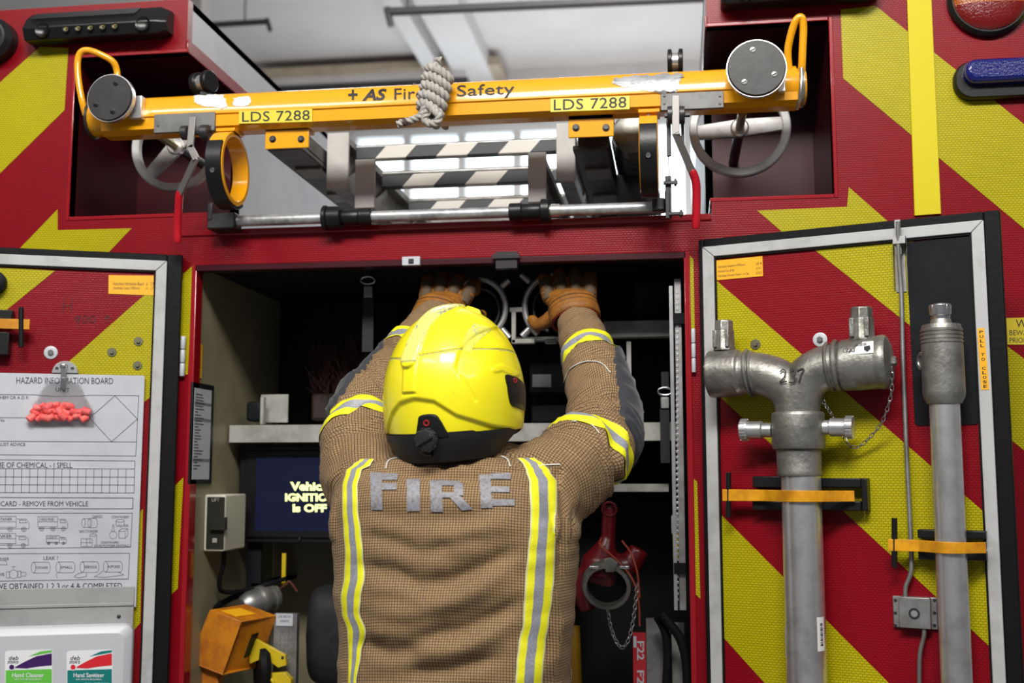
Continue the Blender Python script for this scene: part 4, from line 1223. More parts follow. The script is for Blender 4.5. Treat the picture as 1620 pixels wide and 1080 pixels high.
WORN = mat('worn_bare_metal', (.50, .51, .53), .4, .5, noise_=(30, (.33, .34, .36), .7), bump=(90, .4))
CHIP = mat('white_undercoat', (.72, .74, .76), .4)
m = MB(); blob(m, rough([(307, 152), (330, 151), (352, 150), (358, 160), (361, 170), (350, 172), (335, 169), (320, 168), (308, 162)], 1.5), onbeam); m.build('worn_patch', CHIP, bm_)
m = MB(); blob(m, rough([(370, 156), (384, 154), (394, 153), (398, 161), (392, 168), (380, 168), (369, 167)], 1.2, 3, 3), onbeam); m.build('worn_patch', CHIP, bm_)
m = MB(); blob(m, rough([(973, 123), (1000, 121), (1040, 119), (1080, 117), (1082, 122), (1074, 132), (1070, 145), (1050, 148), (1020, 142), (995, 138), (978, 136), (969, 130)], 2.0, 5, 5), onbeam); m.build('worn_patch', WORN, bm_)
m = MB()
f_ = lambda x, y: onbeam(x, y, .0014)
text(m, '+', [(551, 158.5), (566, 157.8), (566, 142), (551, 142.8)], f_, 0, bold=.02, fine=.12)
text(m, 'AS', [(573, 160), (612, 158.5), (612, 140.5), (573, 142)], f_, 0, bold=.035, shear=.25, fine=.12)
text(m, 'Fire', [(624, 158), (671, 156.5), (671, 139), (624, 140.5)], f_, 0, spacing=1.03, fine=.12, bold=.006)
text(m, '&', [(686, 156.5), (704, 156), (704, 138), (686, 138.5)], f_, 0, fine=.12)
text(m, 'Safety', [(723, 158.5), (814, 154.5), (814, 131.5), (723, 135.5)], f_, 0, spacing=1.03, fine=.12, bold=.006)
m.build('lettering', INK, bm_, smooth=False)
def plate(x0, y0, x1, y1, sl, tx0, ty0, tx1, ty1):
    m = MB()
    fl = BY(-.1528)
    m.pp(fl, [(x0, y1), (x1, y1 - sl), (x1, y0 - sl), (x0, y0)], -.004, 0, 0)
    text(m, 'LDS 7288', [(tx0, ty1), (tx1, ty1 - sl), (tx1, ty0 - sl), (tx0, ty0)], lambda x, y: fl.p(x, y, .0004), 1, spacing=1.05, bold=.004)
    m.build('number_label', [LABELY, INK], bm_, smooth=False)
plate(378, 175.5, 494, 195.5, 3.2, 383, 177, 490, 193); plate(871, 156, 996, 177, 4.5, 876, 157.5, 991, 174.5)
# steel plates, brackets
m = MB(); m.box(FY, 244, 181, 339, 206, -.004, .006); 
for x in (250, 333): m.lathe(FY.p(x, 198, .006), FY.n, [(.004, 0), (.003, .002), (0, .0022)], 12)
m.build('steel_plate', mat('grey_steel_plate', (.17, .17, .165), .5, .3, noise_=(18, (.11, .11, .105), .6)), bm_, .001)
m = MB(); m.box(FY, 1045, 148, 1145, 170, -.004, .006)
for x in (1051, 1139):
    for y in (152, 164): m.lathe(FY.p(x, y, .006), FY.n, [(.003, 0), (.0025, .002), (0, .0022)], 12)
m.build('steel_plate', mat('grey_steel_plate', (.17, .17, .165), .5, .3, noise_=(18, (.11, .11, .105), .6)), bm_, .001)
for (x0, y0, x1, y1) in ((420, 198, 488, 233), (899, 180, 971, 215)):
    m = MB(); f2 = BY(-.128); m.box(f2, x0, y0, x1, y1, -.006, 0); m.box(f2, x0, y0 + 3, x1, y0 + 7, -.05, 0)
    b_ = m.build('bracket', BEAMY, bm_, .0015)
    for t in (.17, .83):
        m = MB(); m.hexbolt(f2.p(x0 + (x1 - x0) * t, y1 - 13, 0), (0, -1, 0), .0065, 0, .0085); m.build('bolt', DSTEEL, b_)
# end cylinders, straps, handles
for sx, xe, x_in in ((-1, 134, 172), (1, 1279, 1236)):
    m = MB(); e0, e1 = FY.uv(xe, 150)[0], FY.uv(x_in, 150)[0]
    L = abs(e1 - e0); c = V((e0, -.112, (zt + zb) / 2))
    m.lathe(c, (-sx, 0, 0), [(.030, 0), (.0405, .003), (.042, .010), (.042, L)], 36)
    m.build('end_cap', BEAMY, bm_)
    m = MB(); t = .010 if sx > 0 else .006
    m.ring(c + V((-sx * t, 0, 0)), (1, 0, 0), .0465, .0415, .006); m.build('end_band', DSTEEL if sx < 0 else ALUD, bm_)
for (cx, cy, rp, Yd) in ((173, 154, 43, -.200), (1197, 107, 48, -.205)):
    c = P(cx, cy, Yd); r = mm(rp, Yd)
    m = MB(); m.lathe(c, (0, 1, 0), [(r * .93, -.001), (r * .96, .002), (r * .96, .012)], 56)
    pd = m.build('rubber_pad', mat('worn_black_rubber', (.014, .014, .015), .45, noise_=(14, (.026, .026, .027), .5), bump=(50, .2)), bm_)
    m = MB(); m.lathe(c, (0, 1, 0), [(r * .965, .004), (r, .004), (r, .016), (r * .9, .017)], 56); m.build('pad_rim', ALU, bm_)
    m = MB(); m.lathe(c, (0, 1, 0), [(.030, .016), (.030, .07)], 24); m.build('pad_neck', ALUD, bm_)
    for a in ((1.15, 5.0, 3.6) if cx < 500 else (1.75, 5.85, 4.0)):
        a_ = a
        q = c + V((math.cos(a_) * r * .63, -.001, math.sin(a_) * r * .63))
        m = MB(); m.lathe(q, (0, -1, 0), [(.0062, -.001), (.0062, .0012), (.005, .0016), (0, .0016)], 16, 0)
        m.obox(q + V((0, -.0018, 0)), (.0045, 0, .002), (0, .0004, 0), (-.0004, 0, .0008), 1)
        m.build('screw', [BLKP if cx < 500 else ALUD, BLK], pd)
m = MB(); m.box(BY(-.17), 205, 152, 223, 186, -.02, 0); m.build('pad_bracket', ALU, bm_, .001)
m = MB(); m.box(BY(-.17), 1230, 110, 1243, 144, -.02, 0); m.build('pad_bracket', ALU, bm_, .001)
h1 = smoothpts([P(136, 182, -.13), P(130, 160, -.14), P(124, 125, -.14), P(123, 96, -.14), P(129, 82, -.14), P(142, 80, -.138), P(163, 88, -.13), P(179, 98, -.12), P(185, 112, -.11), P(186, 130, -.11)], 6)
m = MB(); m.tube(h1, .0080, 16); m.build('handle', BEAMY, bm_)
h2 = smoothpts([P(1250, 120, -.13), P(1247, 98, -.135), P(1247, 74, -.145), P(1255, 42, -.16), P(1262, 29, -.165), P(1269, 29, -.165), P(1271, 45, -.16), P(1270, 72, -.155), P(1269, 98, -.15), P(1268, 120, -.14)], 6)
m = MB(); m.tube(h2, .0085, 16); m.build('handle', BEAMY, bm_)
m = MB(); m.tube(smoothpts([P(1268, 108, -.165), P(1268, 130, -.17), P(1266, 155, -.165), P(1261, 172, -.14)], 5), .0045, 12); m.build('handle_strap', STEEL, bm_)

# ---- yellow ring stops hanging under the beam (axis along the beam)
def ring_stop(cx, cy, Y, R_, wd, label, x_collar):
    c = P(cx, cy, Y)
    o = thing('ring_stop', label, 'ring', c, 'yellow ring stops under the ladder beam')
    m = MB(); m.ring(c, (1, 0, 0), R_, R_ * .86, wd, 56, ch=.0015); m.build('ring', BEAMY, o)
    m = MB(); rows = []
    for i in range(25):                                      # black pad on the front
        a = R(150) + R(155) * i / 24
        u = V((0, math.cos(a), math.sin(a)))
        rows.append([c + V((x, 0, 0)) + u * r for x, r in ((-wd * .46, R_), (wd * .46, R_), (wd * .46, R_ + .008), (-wd * .46, R_ + .008))])
    m.grid(rows, closed=True); m.face(rows[0]); m.face(rows[-1][::-1])
    m.build('pad', BLKP, o, .001)
    m = MB(); zt2 = zb + .001
    m.wbox((c.x - wd * .5, c.y - .018, c.z + R_ * .93), (c.x + wd * .5, c.y + .018, zb)); m.wbox((c.x - wd * .55, c.y - .028, zb - .008), (c.x + wd * .62, c.y + .03, zb + .0))
    m.build('collar', BEAMY, o, .001)
    m = MB(); m.hexbolt(V((c.x, c.y - .02, zb - .016)), (0, -1, 0), .005, 0); m.build('bolt', DSTEEL, o)
    a = R(196); u = V((0, math.cos(a), math.sin(a)))
    m = MB(); m.lathe(c + u * (R_ + .008), u, [(.006, 0), (.0055, .002), (.003, .0015), (0, .0015)], 12); m.build('screw', STEEL, o)
ring_stop(361, 268, -.13, .088, .040, 'yellow ring stop hanging beside the left red-gripped lever', 0)
ring_stop(1027, 245, -.13, .088, .041, 'yellow ring stop seen edge-on beside the right red-gripped lever', 0)

# ---- release levers with red grips
def lever(piv, pts, grip, label, plates):
    c = P(*piv, -.17)
    o = thing('release_lever', label, 'lever', c, 'release levers hanging from the ladder beam')
    m = MB()
    for i in range(len(pts) - 1):
        a, b = P(pts[i][0], pts[i][1], pts[i][2]), P(*pts[i + 1])
        t = (b - a); L = t.length / 2 + .003; t.normalize(); s = t.cross(V((0, 1, 0))).normalized()
        m.obox((a + b) / 2, s * .0082, t.cross(s).normalized() * .0032, t * L)
    m.build('arm', mat('lever_steel', (.26, .25, .24), .45, .6), o, .001)
    g = smoothpts([P(*p) for p in grip], 5)
    m = MB(); m.tube(g, [.0095 if 0 < i < len(g) - 1 else .007 for i in range(len(g))], 16); m.build('grip', GRIP, o)
    for (dx, r, w_) in plates:
        m = MB(); q = P(piv[0] + dx, piv[1], -.165)
        m.lathe(q, (1, 0, 0), [(r * .9, -w_), (r, -w_ * .8), (r, w_ * .8), (r * .9, w_)], 28); m.build('pivot_disc', DSTEEL, o)
    m = MB(); q = P(piv[0], piv[1], -.165); m.tube([q - V((.026, 0, 0)), q + V((.030, 0, 0))], .006, 6); m.build('pivot_bolt', DSTEEL, o)
    return o
lever((307, 210), [(305, 187, -.18), (301, 232, -.18), (310, 250, -.18), (285, 304, -.12)], [(284, 302, -.118), (282, 335, -.10), (281, 360, -.09), (281, 384, -.085)],
      'release lever with red grip hanging left of the ladder bay', [(-14, .017, .008), (18, .019, .010)])
lever((1070, 182), [(1069, 153, -.18), (1069, 211, -.18), (1095, 272, -.12)], [(1094, 268, -.12), (1101, 288, -.11), (1102, 318, -.10), (1101, 361, -.09)],
      'release lever with red grip hanging at the right end of the ladder bay', [(-10, .020, .006), (9, .020, .006)])
m = MB(); f3 = BY(-.14)
m.box(f3, 1054, 184, 1062, 246, -.01, 0); m.box(f3, 1077, 184, 1083, 246, -.01, 0); m.box(BY(-.1), 1057, 244, 1060, 345, -.004, 0); m.box(BY(-.1), 1052, 278, 1063, 345, -.006, -.001)
m.build('hanger_plate', DSTEEL, bm_, .001)
for (x, y) in ((1058, 289), (1067, 338)):
    m = MB(); q = P(x, y, -.105); m.tube([q - V((.012, 0, 0)), q + V((.02, 0, 0))], .0045, 6); m.lathe(q + V((.012, 0, 0)), (1, 0, 0), [(.009, 0), (.009, .005), (.006, .006)], 6)
    m.build('hanger_bolt', DSTEEL, bm_)
# ---- small guide rollers above the beam
def guide(cx, cy, Y, r, w_, label, ax, gap):
    c = P(cx, cy, Y)
    o = thing('guide_roller', label, 'roller', c)
    for s in (-1, 1):
        m = MB(); m.lathe(c + V(ax) * s * gap, ax, [(r * .9, -w_), (r, -w_ * .7), (r, w_ * .7), (r * .9, w_)], 28); m.build('disc', BLKP, o)
    m = MB(); m.lathe(c, ax, [(r * .72, -gap), (r * .72, gap)], 24); m.build('spacer', ALU, o)
    m = MB(); m.wbox((c.x - .008, c.y + .0, zt - .02), (c.x + .008, c.y + .03, c.z)); m.build('stem', DSTEEL, o)
guide(322, 131, -.05, .028, .008, 'small black guide roller behind the left of the yellow beam', V((1, -.35, 0)).normalized(), .018)
guide(1068, 98, -.06, .030, .0055, 'small black guide roller standing behind the right of the yellow beam', V((1, 0, 0)), .0125)

# ---- roller shaft over the lintel
ys = -.035
shf = thing('roller_shaft', 'galvanised roller shaft with dark collars lying above the red lintel', 'shaft', P(700, 342, ys))
z0 = BY(ys).uv(700, 339)[1]; X_ = lambda px: BY(ys).uv(px, 340)[0]
m = MB(); m.tube([V((X_(352), ys, z0)), V((X_(1050), ys, z0))], .0135, 24); m.build('tube', GALV, shf)
for (a, b, r) in ((512, 519, .031), (519, 541, .028), (541, 569, .0195), (569, 589, .0215), (806, 826, .021), (826, 858, .0195), (856, 870, .029)):
    m = MB(); L = X_(b) - X_(a)
    m.lathe(V((X_(a), ys, z0)), (1, 0, 0), [(r * .93, 0), (r, .002), (r, L - .002), (r * .93, L)], 28); m.build('collar', BLKP, shf)
m = MB(); m.lathe(V((X_(872), ys, z0)), (1, 0, 0), [(.0155, 0), (.0155, X_(886) - X_(872))], 24); m.build('collar', ALU, shf)
m = MB(); m.wbox((X_(333), ys - .02, ZB - .0), (X_(376), ys + .03, z0 + .018)); m.wbox((X_(333), ys - .022, z0), (X_(341), ys - .015, z0 + .045)); m.build('end_bearing', DSTEEL, shf, .003)
m = MB(); m.wbox((X_(1032), ys - .02, ZB + .01), (X_(1052), ys + .02, z0 + .018)); m.wbox((X_(1052), ys - .024, ZB + .008), (X_(1062), ys + .02, z0 + .034)); m.build('end_bearing', DSTEEL, shf, .003)

# ---- ladder carriage wheels in the recesses
def carriage_wheel(cx, cy, Y, R_, spoke, label):
    c = P(cx, cy, Y)
    o = thing('carriage_wheel', label, 'wheel', c, 'alloy ladder carriage wheels in the recesses')
    m = MB(); m.ring(c, (0, 1, 0), R_, R_ * .83, .022, 72, ch=.003); m.build('rim', mat('machined_rim', (.55, .55, .54), .4, .15, noise_=(20, (.44, .44, .43), .5)), o)
    u = V((math.cos(spoke), 0, math.sin(spoke))); w_ = V((-u.z, 0, u.x))
    m = MB()
    for s in (-1, 1):
        a, b = c + u * s * .01, c + u * s * R_ * .87
        m.prism([a + w_ * .022 + V((0, -.006, 0)), b + w_ * .017 + V((0, -.006, 0)), b - w_ * .017 + V((0, -.006, 0)), a - w_ * .022 + V((0, -.006, 0))],
                [a + w_ * .022 + V((0, .006, 0)), b + w_ * .017 + V((0, .006, 0)), b - w_ * .017 + V((0, .006, 0)), a - w_ * .022 + V((0, .006, 0))])
    m.build('spoke', ALUD, o, .002)
    m = MB(); m.lathe(c + V((0, -.012, 0)), (0, 1, 0), [(.018, 0), (.022, .003), (.022, .02)], 28); m.build('hub', ALU, o)
    m = MB(); m.tube([c + V((0, .0, 0)), c + V((0, -.12, 0))], .0105, 20); m.build('axle', mat('brass_axle', (.36, .31, .18), .35, .8), o)
    m = MB(); m.tube([c + V((0, .0, 0)), V((c.x, .36, c.z))], .013, 16); m.build('mounting_shaft', DSTEEL, o)
    a = .6; m = MB(); m.lathe(c + V((math.cos(a), 0, math.sin(a))) * R_ * .92 + V((0, -.011, 0)), (0, -1, 0), [(.005, 0), (.004, .001), (0, .001)], 12); m.build('rim_hole', DSTEEL, o)
carriage_wheel(279, 232, .06, .119, R(47), 'carriage wheel with diagonal spoke in the left recess')
carriage_wheel(1170, 203, .05, .120, R(4), 'carriage wheel with level spoke in the right recess')

# ---- ladder carried in the bay
HAZ = mat('hazard_striped_rung', (.62, .60, .55), .5)
nt = HAZ.node_tree; b = nt.nodes['Principled BSDF']
tc = nt.nodes.new('ShaderNodeTexCoord'); sx = nt.nodes.new('ShaderNodeSeparateXYZ'); nt.links.new(tc.outputs['Object'], sx.inputs[0])
mz = nt.nodes.new('ShaderNodeMath'); mz.operation = 'MULTIPLY_ADD'; mz.inputs[1].default_value = -0.9; nt.links.new(sx.outputs[2], mz.inputs[0]); nt.links.new(sx.outputs[0], mz.inputs[2])
md_ = nt.nodes.new('ShaderNodeMath'); md_.operation = 'MULTIPLY'; md_.inputs[1].default_value = 1 / .165; nt.links.new(mz.outputs[0], md_.inputs[0])
fr_ = nt.nodes.new('ShaderNodeMath'); fr_.operation = 'FRACT'; nt.links.new(md_.outputs[0], fr_.inputs[0])
gt = nt.nodes.new('ShaderNodeMath'); gt.operation = 'GREATER_THAN'; gt.inputs[1].default_value = .5; nt.links.new(fr_.outputs[0], gt.inputs[0])
mx = nt.nodes.new('ShaderNodeMix'); mx.data_type = 'RGBA'; mx.inputs[6].default_value = (.60, .58, .53, 1); mx.inputs[7].default_value = (.03, .035, .04, 1)
nt.links.new(gt.outputs[0], mx.inputs[0]); nt.links.new(mx.outputs[2], b.inputs['Base Color'])
CAPG = mat('grey_end_cap', (.46, .455, .44), .55, noise_=(10, (.40, .395, .38), .5))
RAIL = mat('weathered_rail', (.34, .33, .31), .45, .4, noise_=(7, (.16, .15, .14), .7))
def ladder(xl0, xl1, xr0, xr1, ytop, ybot, Yc, yr, Yr, label, n, zoff=0):
    fr = BY(Yc)
    xs = [fr.uv(x, 250)[0] for x in (xl0, xl1, xr0, xr1)]; zt_, zb_ = fr.uv((xl0 + xr1) / 2, ytop)[1], fr.uv((xl0 + xr1) / 2, ybot)[1]
    o = thing('ladder', label, 'ladder', ((xs[0] + xs[3]) / 2, Yc, zb_))
    for a, b_ in ((xs[0], xs[1]), (xs[2], xs[3])):
        m = MB(); m.wbox((a, Yc, zb_), (b_, Yc + .012, zt_)); m.build('end_cap', CAPG, o, .0015)
        m = MB(); w_ = (b_ - a) * .12
        m.wbox((a + w_, Yc + .012, zb_ + .004), (b_ - w_, Yc + 3.4, zb_ + .034)); m.wbox((a + w_, Yc + .012, zt_ - .022), (b_ - w_, Yc + 3.4, zt_ - .004))
        m.wbox((a + w_ + .008, Yc + .012, zb_ + .034), (a + w_ + .016, Yc + 3.4, zt_ - .02))
        for k in range(9):
            y = Yc + .15 + k * .36
            m.obox(((a + b_) / 2, y, (zt_ + zb_) / 2), (.005, 0, 0), (0, .06, .03), (0, -.004, .008))
        m.build('side_rail', RAIL, o)
    zr = BY(Yr).uv(700, yr)[1]
    for k in range(n):
        y = Yr + k * .30
        m = MB(); e = .017
        m.wbox((xs[1] - .004, y, zr - e), (xs[2] + .004, y + .028, zr + e)); m.build('rung', HAZ, o, .003)
        m = MB(); m.tube([V((xs[1] - .004, y + .014, zt_ - .015)), V((xs[2] + .004, y + .014, zt_ - .015))], .007, 12)
        m.build('brace_tube', RAIL if k else ALUD, o)
ladder(517, 551, 880, 910, 202, 292, .12, 237, .20, 'upper alloy ladder section with grey end caps above the roller shaft', 8)
ladder(562, 593, 835, 864, 246, 324, .08, 283, .16, 'lower alloy ladder section nested under the wider one', 8)
for nm, x0, xx in (('left', 431, 478), ('right', 914, 962)):
    o = thing('gantry_arm', 'dark gantry arm running back into the bay from the %s bracket' % nm, 'gantry arm', P((x0 + xx) / 2, 230, .0), 'gantry arms')
    f4 = BY(-.06); a, z1_ = f4.uv(x0, 205); b_, z0_ = f4.uv(xx, 236)
    DK = mat('dark_gantry_steel', (.075, .07, .065), .45, .6, noise_=(9, (.03, .03, .03), .6))
    m = MB(); m.wbox((a, -.06, z0_ + .012), (b_, 2.4, z1_)); m.build('channel', DK, o, .003)
    m = MB(); m.wbox((a - .012, -.06, z0_), (b_ + .0, 2.4, z0_ + .012)); m.build('flange', DK, o, .002)
    for k in range(8):
        m = MB(); y = .1 + k * .27; m.wbox((a + .004, y, z0_ - .006), (b_ - .004, y + .09, z0_)); m.build('cleat', RAIL, o, .001)
# ribbed suction hose lying in the bay on the right
hs = thing('suction_hose', 'dark ribbed hose lying along the right of the ladder bay', 'hose', P(1000, 300, .3))
c = P(1003, 222, .10); pr = []
for i in range(60):
    y = i * .05
    pr += [(.046, y), (.056, y + .012), (.056, y + .03), (.046, y + .042)]
m = MB(); m.lathe(c, (0, 1, 0), pr, 28); m.build('hose', mat('dark_hose', (.02, .028, .03), .4, noise_=(9, (.035, .045, .05), .5)), hs)
m = MB(); m.lathe(c + V((0, -.07, 0)), (0, 1, 0), [(.042, 0), (.05, .004), (.05, .07)], 32); m.build('coupling', mat('tarnished_alloy', (.25, .25, .23), .4, .8, noise_=(12, (.1, .1, .09), .6)), hs)
for k in range(8): MB().wbox((c.x - .05, .25 + k * .4, ZB), (c.x + .05, .27 + k * .4, c.z - .045)).build('cradle', DSTEEL, hs)

# ---- rope hitched round the beam
rp = thing('rope', 'grey twisted rope coiled in a hitch round the yellow beam', 'rope', P(690, 190, -.19))
ROPE = mat('grey_rope', (.40, .38, .35), .8, noise_=(60, (.28, .265, .24), .5), bump=(400, .5), sheen=.3)
top, bot = P(697, 106, -.180), P(677, 186, -.186)
n = 6 * 80; pts = []
ax = (bot - top); axn = ax.normalized(); u = V((1, 0, -.0)); u = (u - axn * u.dot(axn)).normalized(); w_ = axn.cross(u)
for i in range(n + 1):
    t = i / n; a = 2 * PI * 5.7 * t + 2.4
    r = (.026 + .004 * math.sin(t * PI) - .003 * t) * (.12 + .88 * min(1, t / .07))
    pts.append(top + ax * t + u * math.cos(a) * r + w_ * math.sin(a) * (r * .62) + axn * .014 * math.cos(a + .4) )
m = MB(); m.tube(pts, .0100, 24, lobe=(260, .42))
m.build('coil', ROPE, rp)
m = MB(); m.tube(smoothpts([P(672, 168, -.20), P(667, 182, -.20), P(651, 190, -.198), P(640, 193, -.195), P(629, 197, -.193)], 14), .0082, 24, lobe=(260, .42)); m.build('tail', ROPE, rp)
m = MB(); m.tube(smoothpts([P(684, 172, -.205), P(694, 183, -.21), P(690, 194, -.21), P(679, 195, -.212), P(672, 188, -.212), P(676, 176, -.214)], 14), .0082, 24, lobe=(260, .42)); m.build('end_loop', ROPE, rp)
m = MB(); q0, q1 = P(645, 191.5, -.1965), P(638, 194, -.195); m.tube([q0, q1], .0092, 14); m.build('whipping', mat('brown_twine', (.07, .045, .04), .8), rp)
m = MB(); pts = [V((P(697, 130, -.15).x + .006 * math.sin(t * 3), -.112 + .052 * math.cos(t), (zt + zb) / 2 + .056 * math.sin(t))) for t in [PI * .75 + (-PI * 1.05) * i / 24 - PI * .0 for i in range(25)]]
pts = smoothpts(pts, 5)
m.tube(pts, .0085, 24, lobe=(260, .42)); m.build('turn', ROPE, rp)
m = MB(); 
for x in (655,): m.hexbolt(V((P(656, 134, -.11).x, -.11, zt - .001)), (0, 0, 1), .006)
m.build('bolt', DSTEEL, bm_)
# ================================================================= things stowed in the locker
xw = XL                                                    # left locker wall
def wallY(px):                                             # depth at which the left wall shows at pixel column px
    r = ray(px, 700); t = (xw - CAM.x) / r.x; return (CAM + r * t).y
# --- monitor
Ym = .30; fm = BY(Ym)
mo = thing('monitor', 'black screen reading Vehicle IGNITION is OFF in pale yellow', 'screen', fm.p(480, 860))
m = MB(); m.box(fm, 380, 705, 640, 860, -.05, 0); m.box(fm, 388, 712, 632, 852, 0, .006); m.build('housing', BLKP, mo, .006)
m = MB(); m.box(fm, 406, 724, 616, 841, .0062, .0068)
m.build('screen', mat('dark_blue_screen', (.003, .004, .008), .25, emit=(.010, .012, .040), estr=.7, spec=.15), mo)
m = MB(); SCRT = mat('screen_text_glow', (.8, .9, .3), .5, emit=(.86, 1.0, .36), estr=1.25)
for s, x0, y0, x1, y1 in (('Vehicle', 459, 762, 524, 776), ('IGNITION', 451, 780, 532, 793), ('Is OFF', 463, 797, 517, 810)):
    textpx(m, s, x0, y0, x1, y1, fm, .0074, 0, bold=.045)
m.build('screen_text', SCRT, mo, smooth=False)
m = MB(); m.lathe(fm.p(474, 852, .006), (0, -1, 0), [(.004, 0), (.003, .003), (0, .003)], 12); m.build('knob', DSTEEL, mo)
m = MB(); m.box(fm, 392, 850, 412, 930, -.04, -.03); m.wbox((fm.uv(392, 900)[0], Ym + .03, fm.uv(392, 930)[1]), (fm.uv(412, 900)[0], .60, fm.uv(392, 924)[1])); m.build('mounting_arm', BLKM, mo)
# --- framed chart and orange notice on the left wall
W_ = Fr((xw, 0, 0), (0, 1, 0), (1, 0, 0))
def wr(x, y, d=.004): return W_.uv(x, y, d)
def wrect(mb, x0, y0, x1, y1, d0, d1, mi=0):
    a0 = W_.uv(x0, (y0 + y1) / 2, d1)[0]; a1 = W_.uv(x1, (y0 + y1) / 2, d1)[0]
    zt_ = W_.uv(x0, y0, d1)[1]; zb_ = W_.uv(x0, y1, d1)[1]
    return mb.ubox(W_, a0, zb_, a1, zt_, d0, d1, mi), (a0, a1, zb_, zt_)
ch = thing('framed_chart', 'black framed paper checklist on the left locker wall', 'chart', W_.p(318, 765, .004))
m = MB(); _, q = wrect(m, 303, 603, 337, 766, 0, .006, 0); m.build('frame', BLKP, ch, .001)
a0, a1, z0_, z1_ = q
m = MB(); m.ubox(W_, a0 + .01, z0_ + .012, a1 - .018, z1_ - .014, .006, .0068, 0)
random.seed(5)
for i in range(26):
    z = z1_ - .03 - i * (z1_ - z0_ - .06) / 26
    m.ubox(W_, a0 + .016, z, a0 + .016 + random.uniform(.02, .07) * .8, z + .002, .0068, .0072, 1)
for t in (.22, .62, .78): m.ubox(W_, a0 + .01, z0_ + (z1_ - z0_) * t, a1 - .018, z0_ + (z1_ - z0_) * t + .008, .0068, .0070, 2)
m.build('sheet', [PAPER, INK, mat('grey_print', (.2, .2, .21), .5)], ch, smooth=False)
m = MB(); _, q = wrect(m, 307, 541, 320, 596, 0, .002, 0)
for i in range(8): m.ubox(W_, q[0] + .004, q[2] + .008 + i * .009, q[0] + (q[1] - q[0]) * .8, q[2] + .010 + i * .009, .002, .0024, 1)
tag(m.build('notice', [LABELO, INK], None, smooth=False), 'small orange notice stuck on the cream wall above the chart', 'notice')
# --- control box on the wall
cb_ = thing('control_box', 'cream wall-mounted control box with dark front panel', 'control box', W_.p(325, 870, .0))
fx = fr_at = BY(.10)
x0, z0_ = BY(.16).uv(306, 872); x1, z1_ = BY(.10).uv(357, 782)
zc0, zc1 = BY(.10).uv(330, 872)[1], BY(.10).uv(330, 782)[1]
m = MB(); m.wbox((xw, .10, zc0), (x1, .24, zc1)); m.build('case', WPLAS if False else mat('cream_plastic', (.55, .53, .44), .45), cb_, .004)
m = MB(); f5 = BY(.10); m.box(f5, 328, 786, 353, 868, 0, .003, 0); m.box(f5, 332, 818, 356, 838, .003, .016, 0); m.box(f5, 336, 851, 343, 858, .003, .004, 1)
textpx(m, 'LIFT', 335, 788, 347, 793, f5, .0034, 1)
m.build('front_panel', [mat('dark_olive_panel', (.02, .02, .014), .35), SHELF], cb_, .001)
m = MB(); f6 = BY(.2); m.box(f6, 360, 795, 378, 843, -.04, 0); tag(m.build('junction_box', mat('dark_olive_plastic', (.05, .05, .025), .5), None, .004), 'small olive junction box between the control box and the screen', 'box')
# --- cables
def cable(pts, r, label, mt=BLK, nm='cable', seg=10, grp=None):
    m = MB(); m.tube(smoothpts([P(*p) for p in pts], 8), r, seg)
    return tag(m.build(nm, mt, None), label, 'cable', grp)
cable([(300, 868, .12), (296, 900, .12), (293, 935, .12), (300, 965, .14), (316, 970, .16), (330, 955, .2), (340, 940, .2)], .0075, 'thick black cable looping below the cream control box')
cable([(312, 868, .12), (310, 905, .12), (306, 940, .12), (312, 958, .14), (335, 962, .18), (368, 945, .25), (398, 935, .28)], .008, 'black cable running from the control box towards the alloy coupling')
cable([(355, 868, .14), (353, 895, .15), (347, 920, .16), (352, 935, .18), (380, 935, .25), (420, 925, .3), (452, 915, .3)], .006, 'thin black cable hanging right of the control box')
cable([(445, 930, .30), (452, 925, .29), (458, 920, .29), (470, 935, .3)], .003, 'thin red-brown wire near the yellow stick', mat('brown_wire', (.12, .03, .02), .5))
# --- alloy coupling, yellow rod
m = MB(); c = P(385, 958, .24); ax = (P(430, 944, .32) - c).normalized()
m.lathe(c, ax, [(.0, -.008), (.018, -.006), (.028, .004), (.033, .02), (.034, .045)], 28); cp = thing('hose_coupling', 'dull alloy hose coupling lying above the orange box', 'coupling', c)
m.build('nose', ALUD, cp)
m = MB(); m.lathe(c, ax, [(.037, .045), (.039, .05), (.039, .062), (.033, .064), (.033, .085), (.037, .087), (.037, .10)], 28); m.build('collar', CAST, cp)
m = MB(); m.box(BY(.32), 446, 875, 451, 926, -.007, 0); tag(m.build('yellow_rod', EYEL, None, .001), 'short upright yellow rod under the screen', 'rod')
# --- orange box with open side
ob = thing('orange_box', 'tilted orange metal box hanging low at the left of the locker', 'box', P(345, 1060, .12))
Yo = .10
c4 = [P(332, 964, Yo), P(382, 983, Yo), P(352, 1068, Yo), P(298, 1047, Yo)]
bk = [p + V((.055, .10, .004)) for p in c4]
m = MB(); t_ = .003
def panel(a, b, c, d, th=.003):
    n_ = (b - a).cross(d - a).normalized() * th
    m.prism([a, b, c, d], [a + n_, b + n_, c + n_, d + n_])
panel(c4[0], c4[1], c4[2], c4[3]); panel(c4[0], bk[0], bk[1], c4[1]); panel(c4[3], c4[2], bk[2], bk[3]); panel(c4[0], c4[3], bk[3], bk[0])
m.build('case', EORNG, ob, .001)
m = MB(); e1 = c4[1]; panel(e1 + V((-.012, .002, -.003)), bk[1], bk[2], c4[2] + V((-.012, .002, .004))); m.build('side_plate', EORNG, ob)
m = MB(); c = (c4[1] + c4[2] + bk[1] + bk[2]) / 4; m.obox(c + V((.004, -.002, 0)), V((.002, 0, 0)), V((0, .02, 0)), (c4[1] - c4[2]) * .22); m.build('slot', BLK, ob)
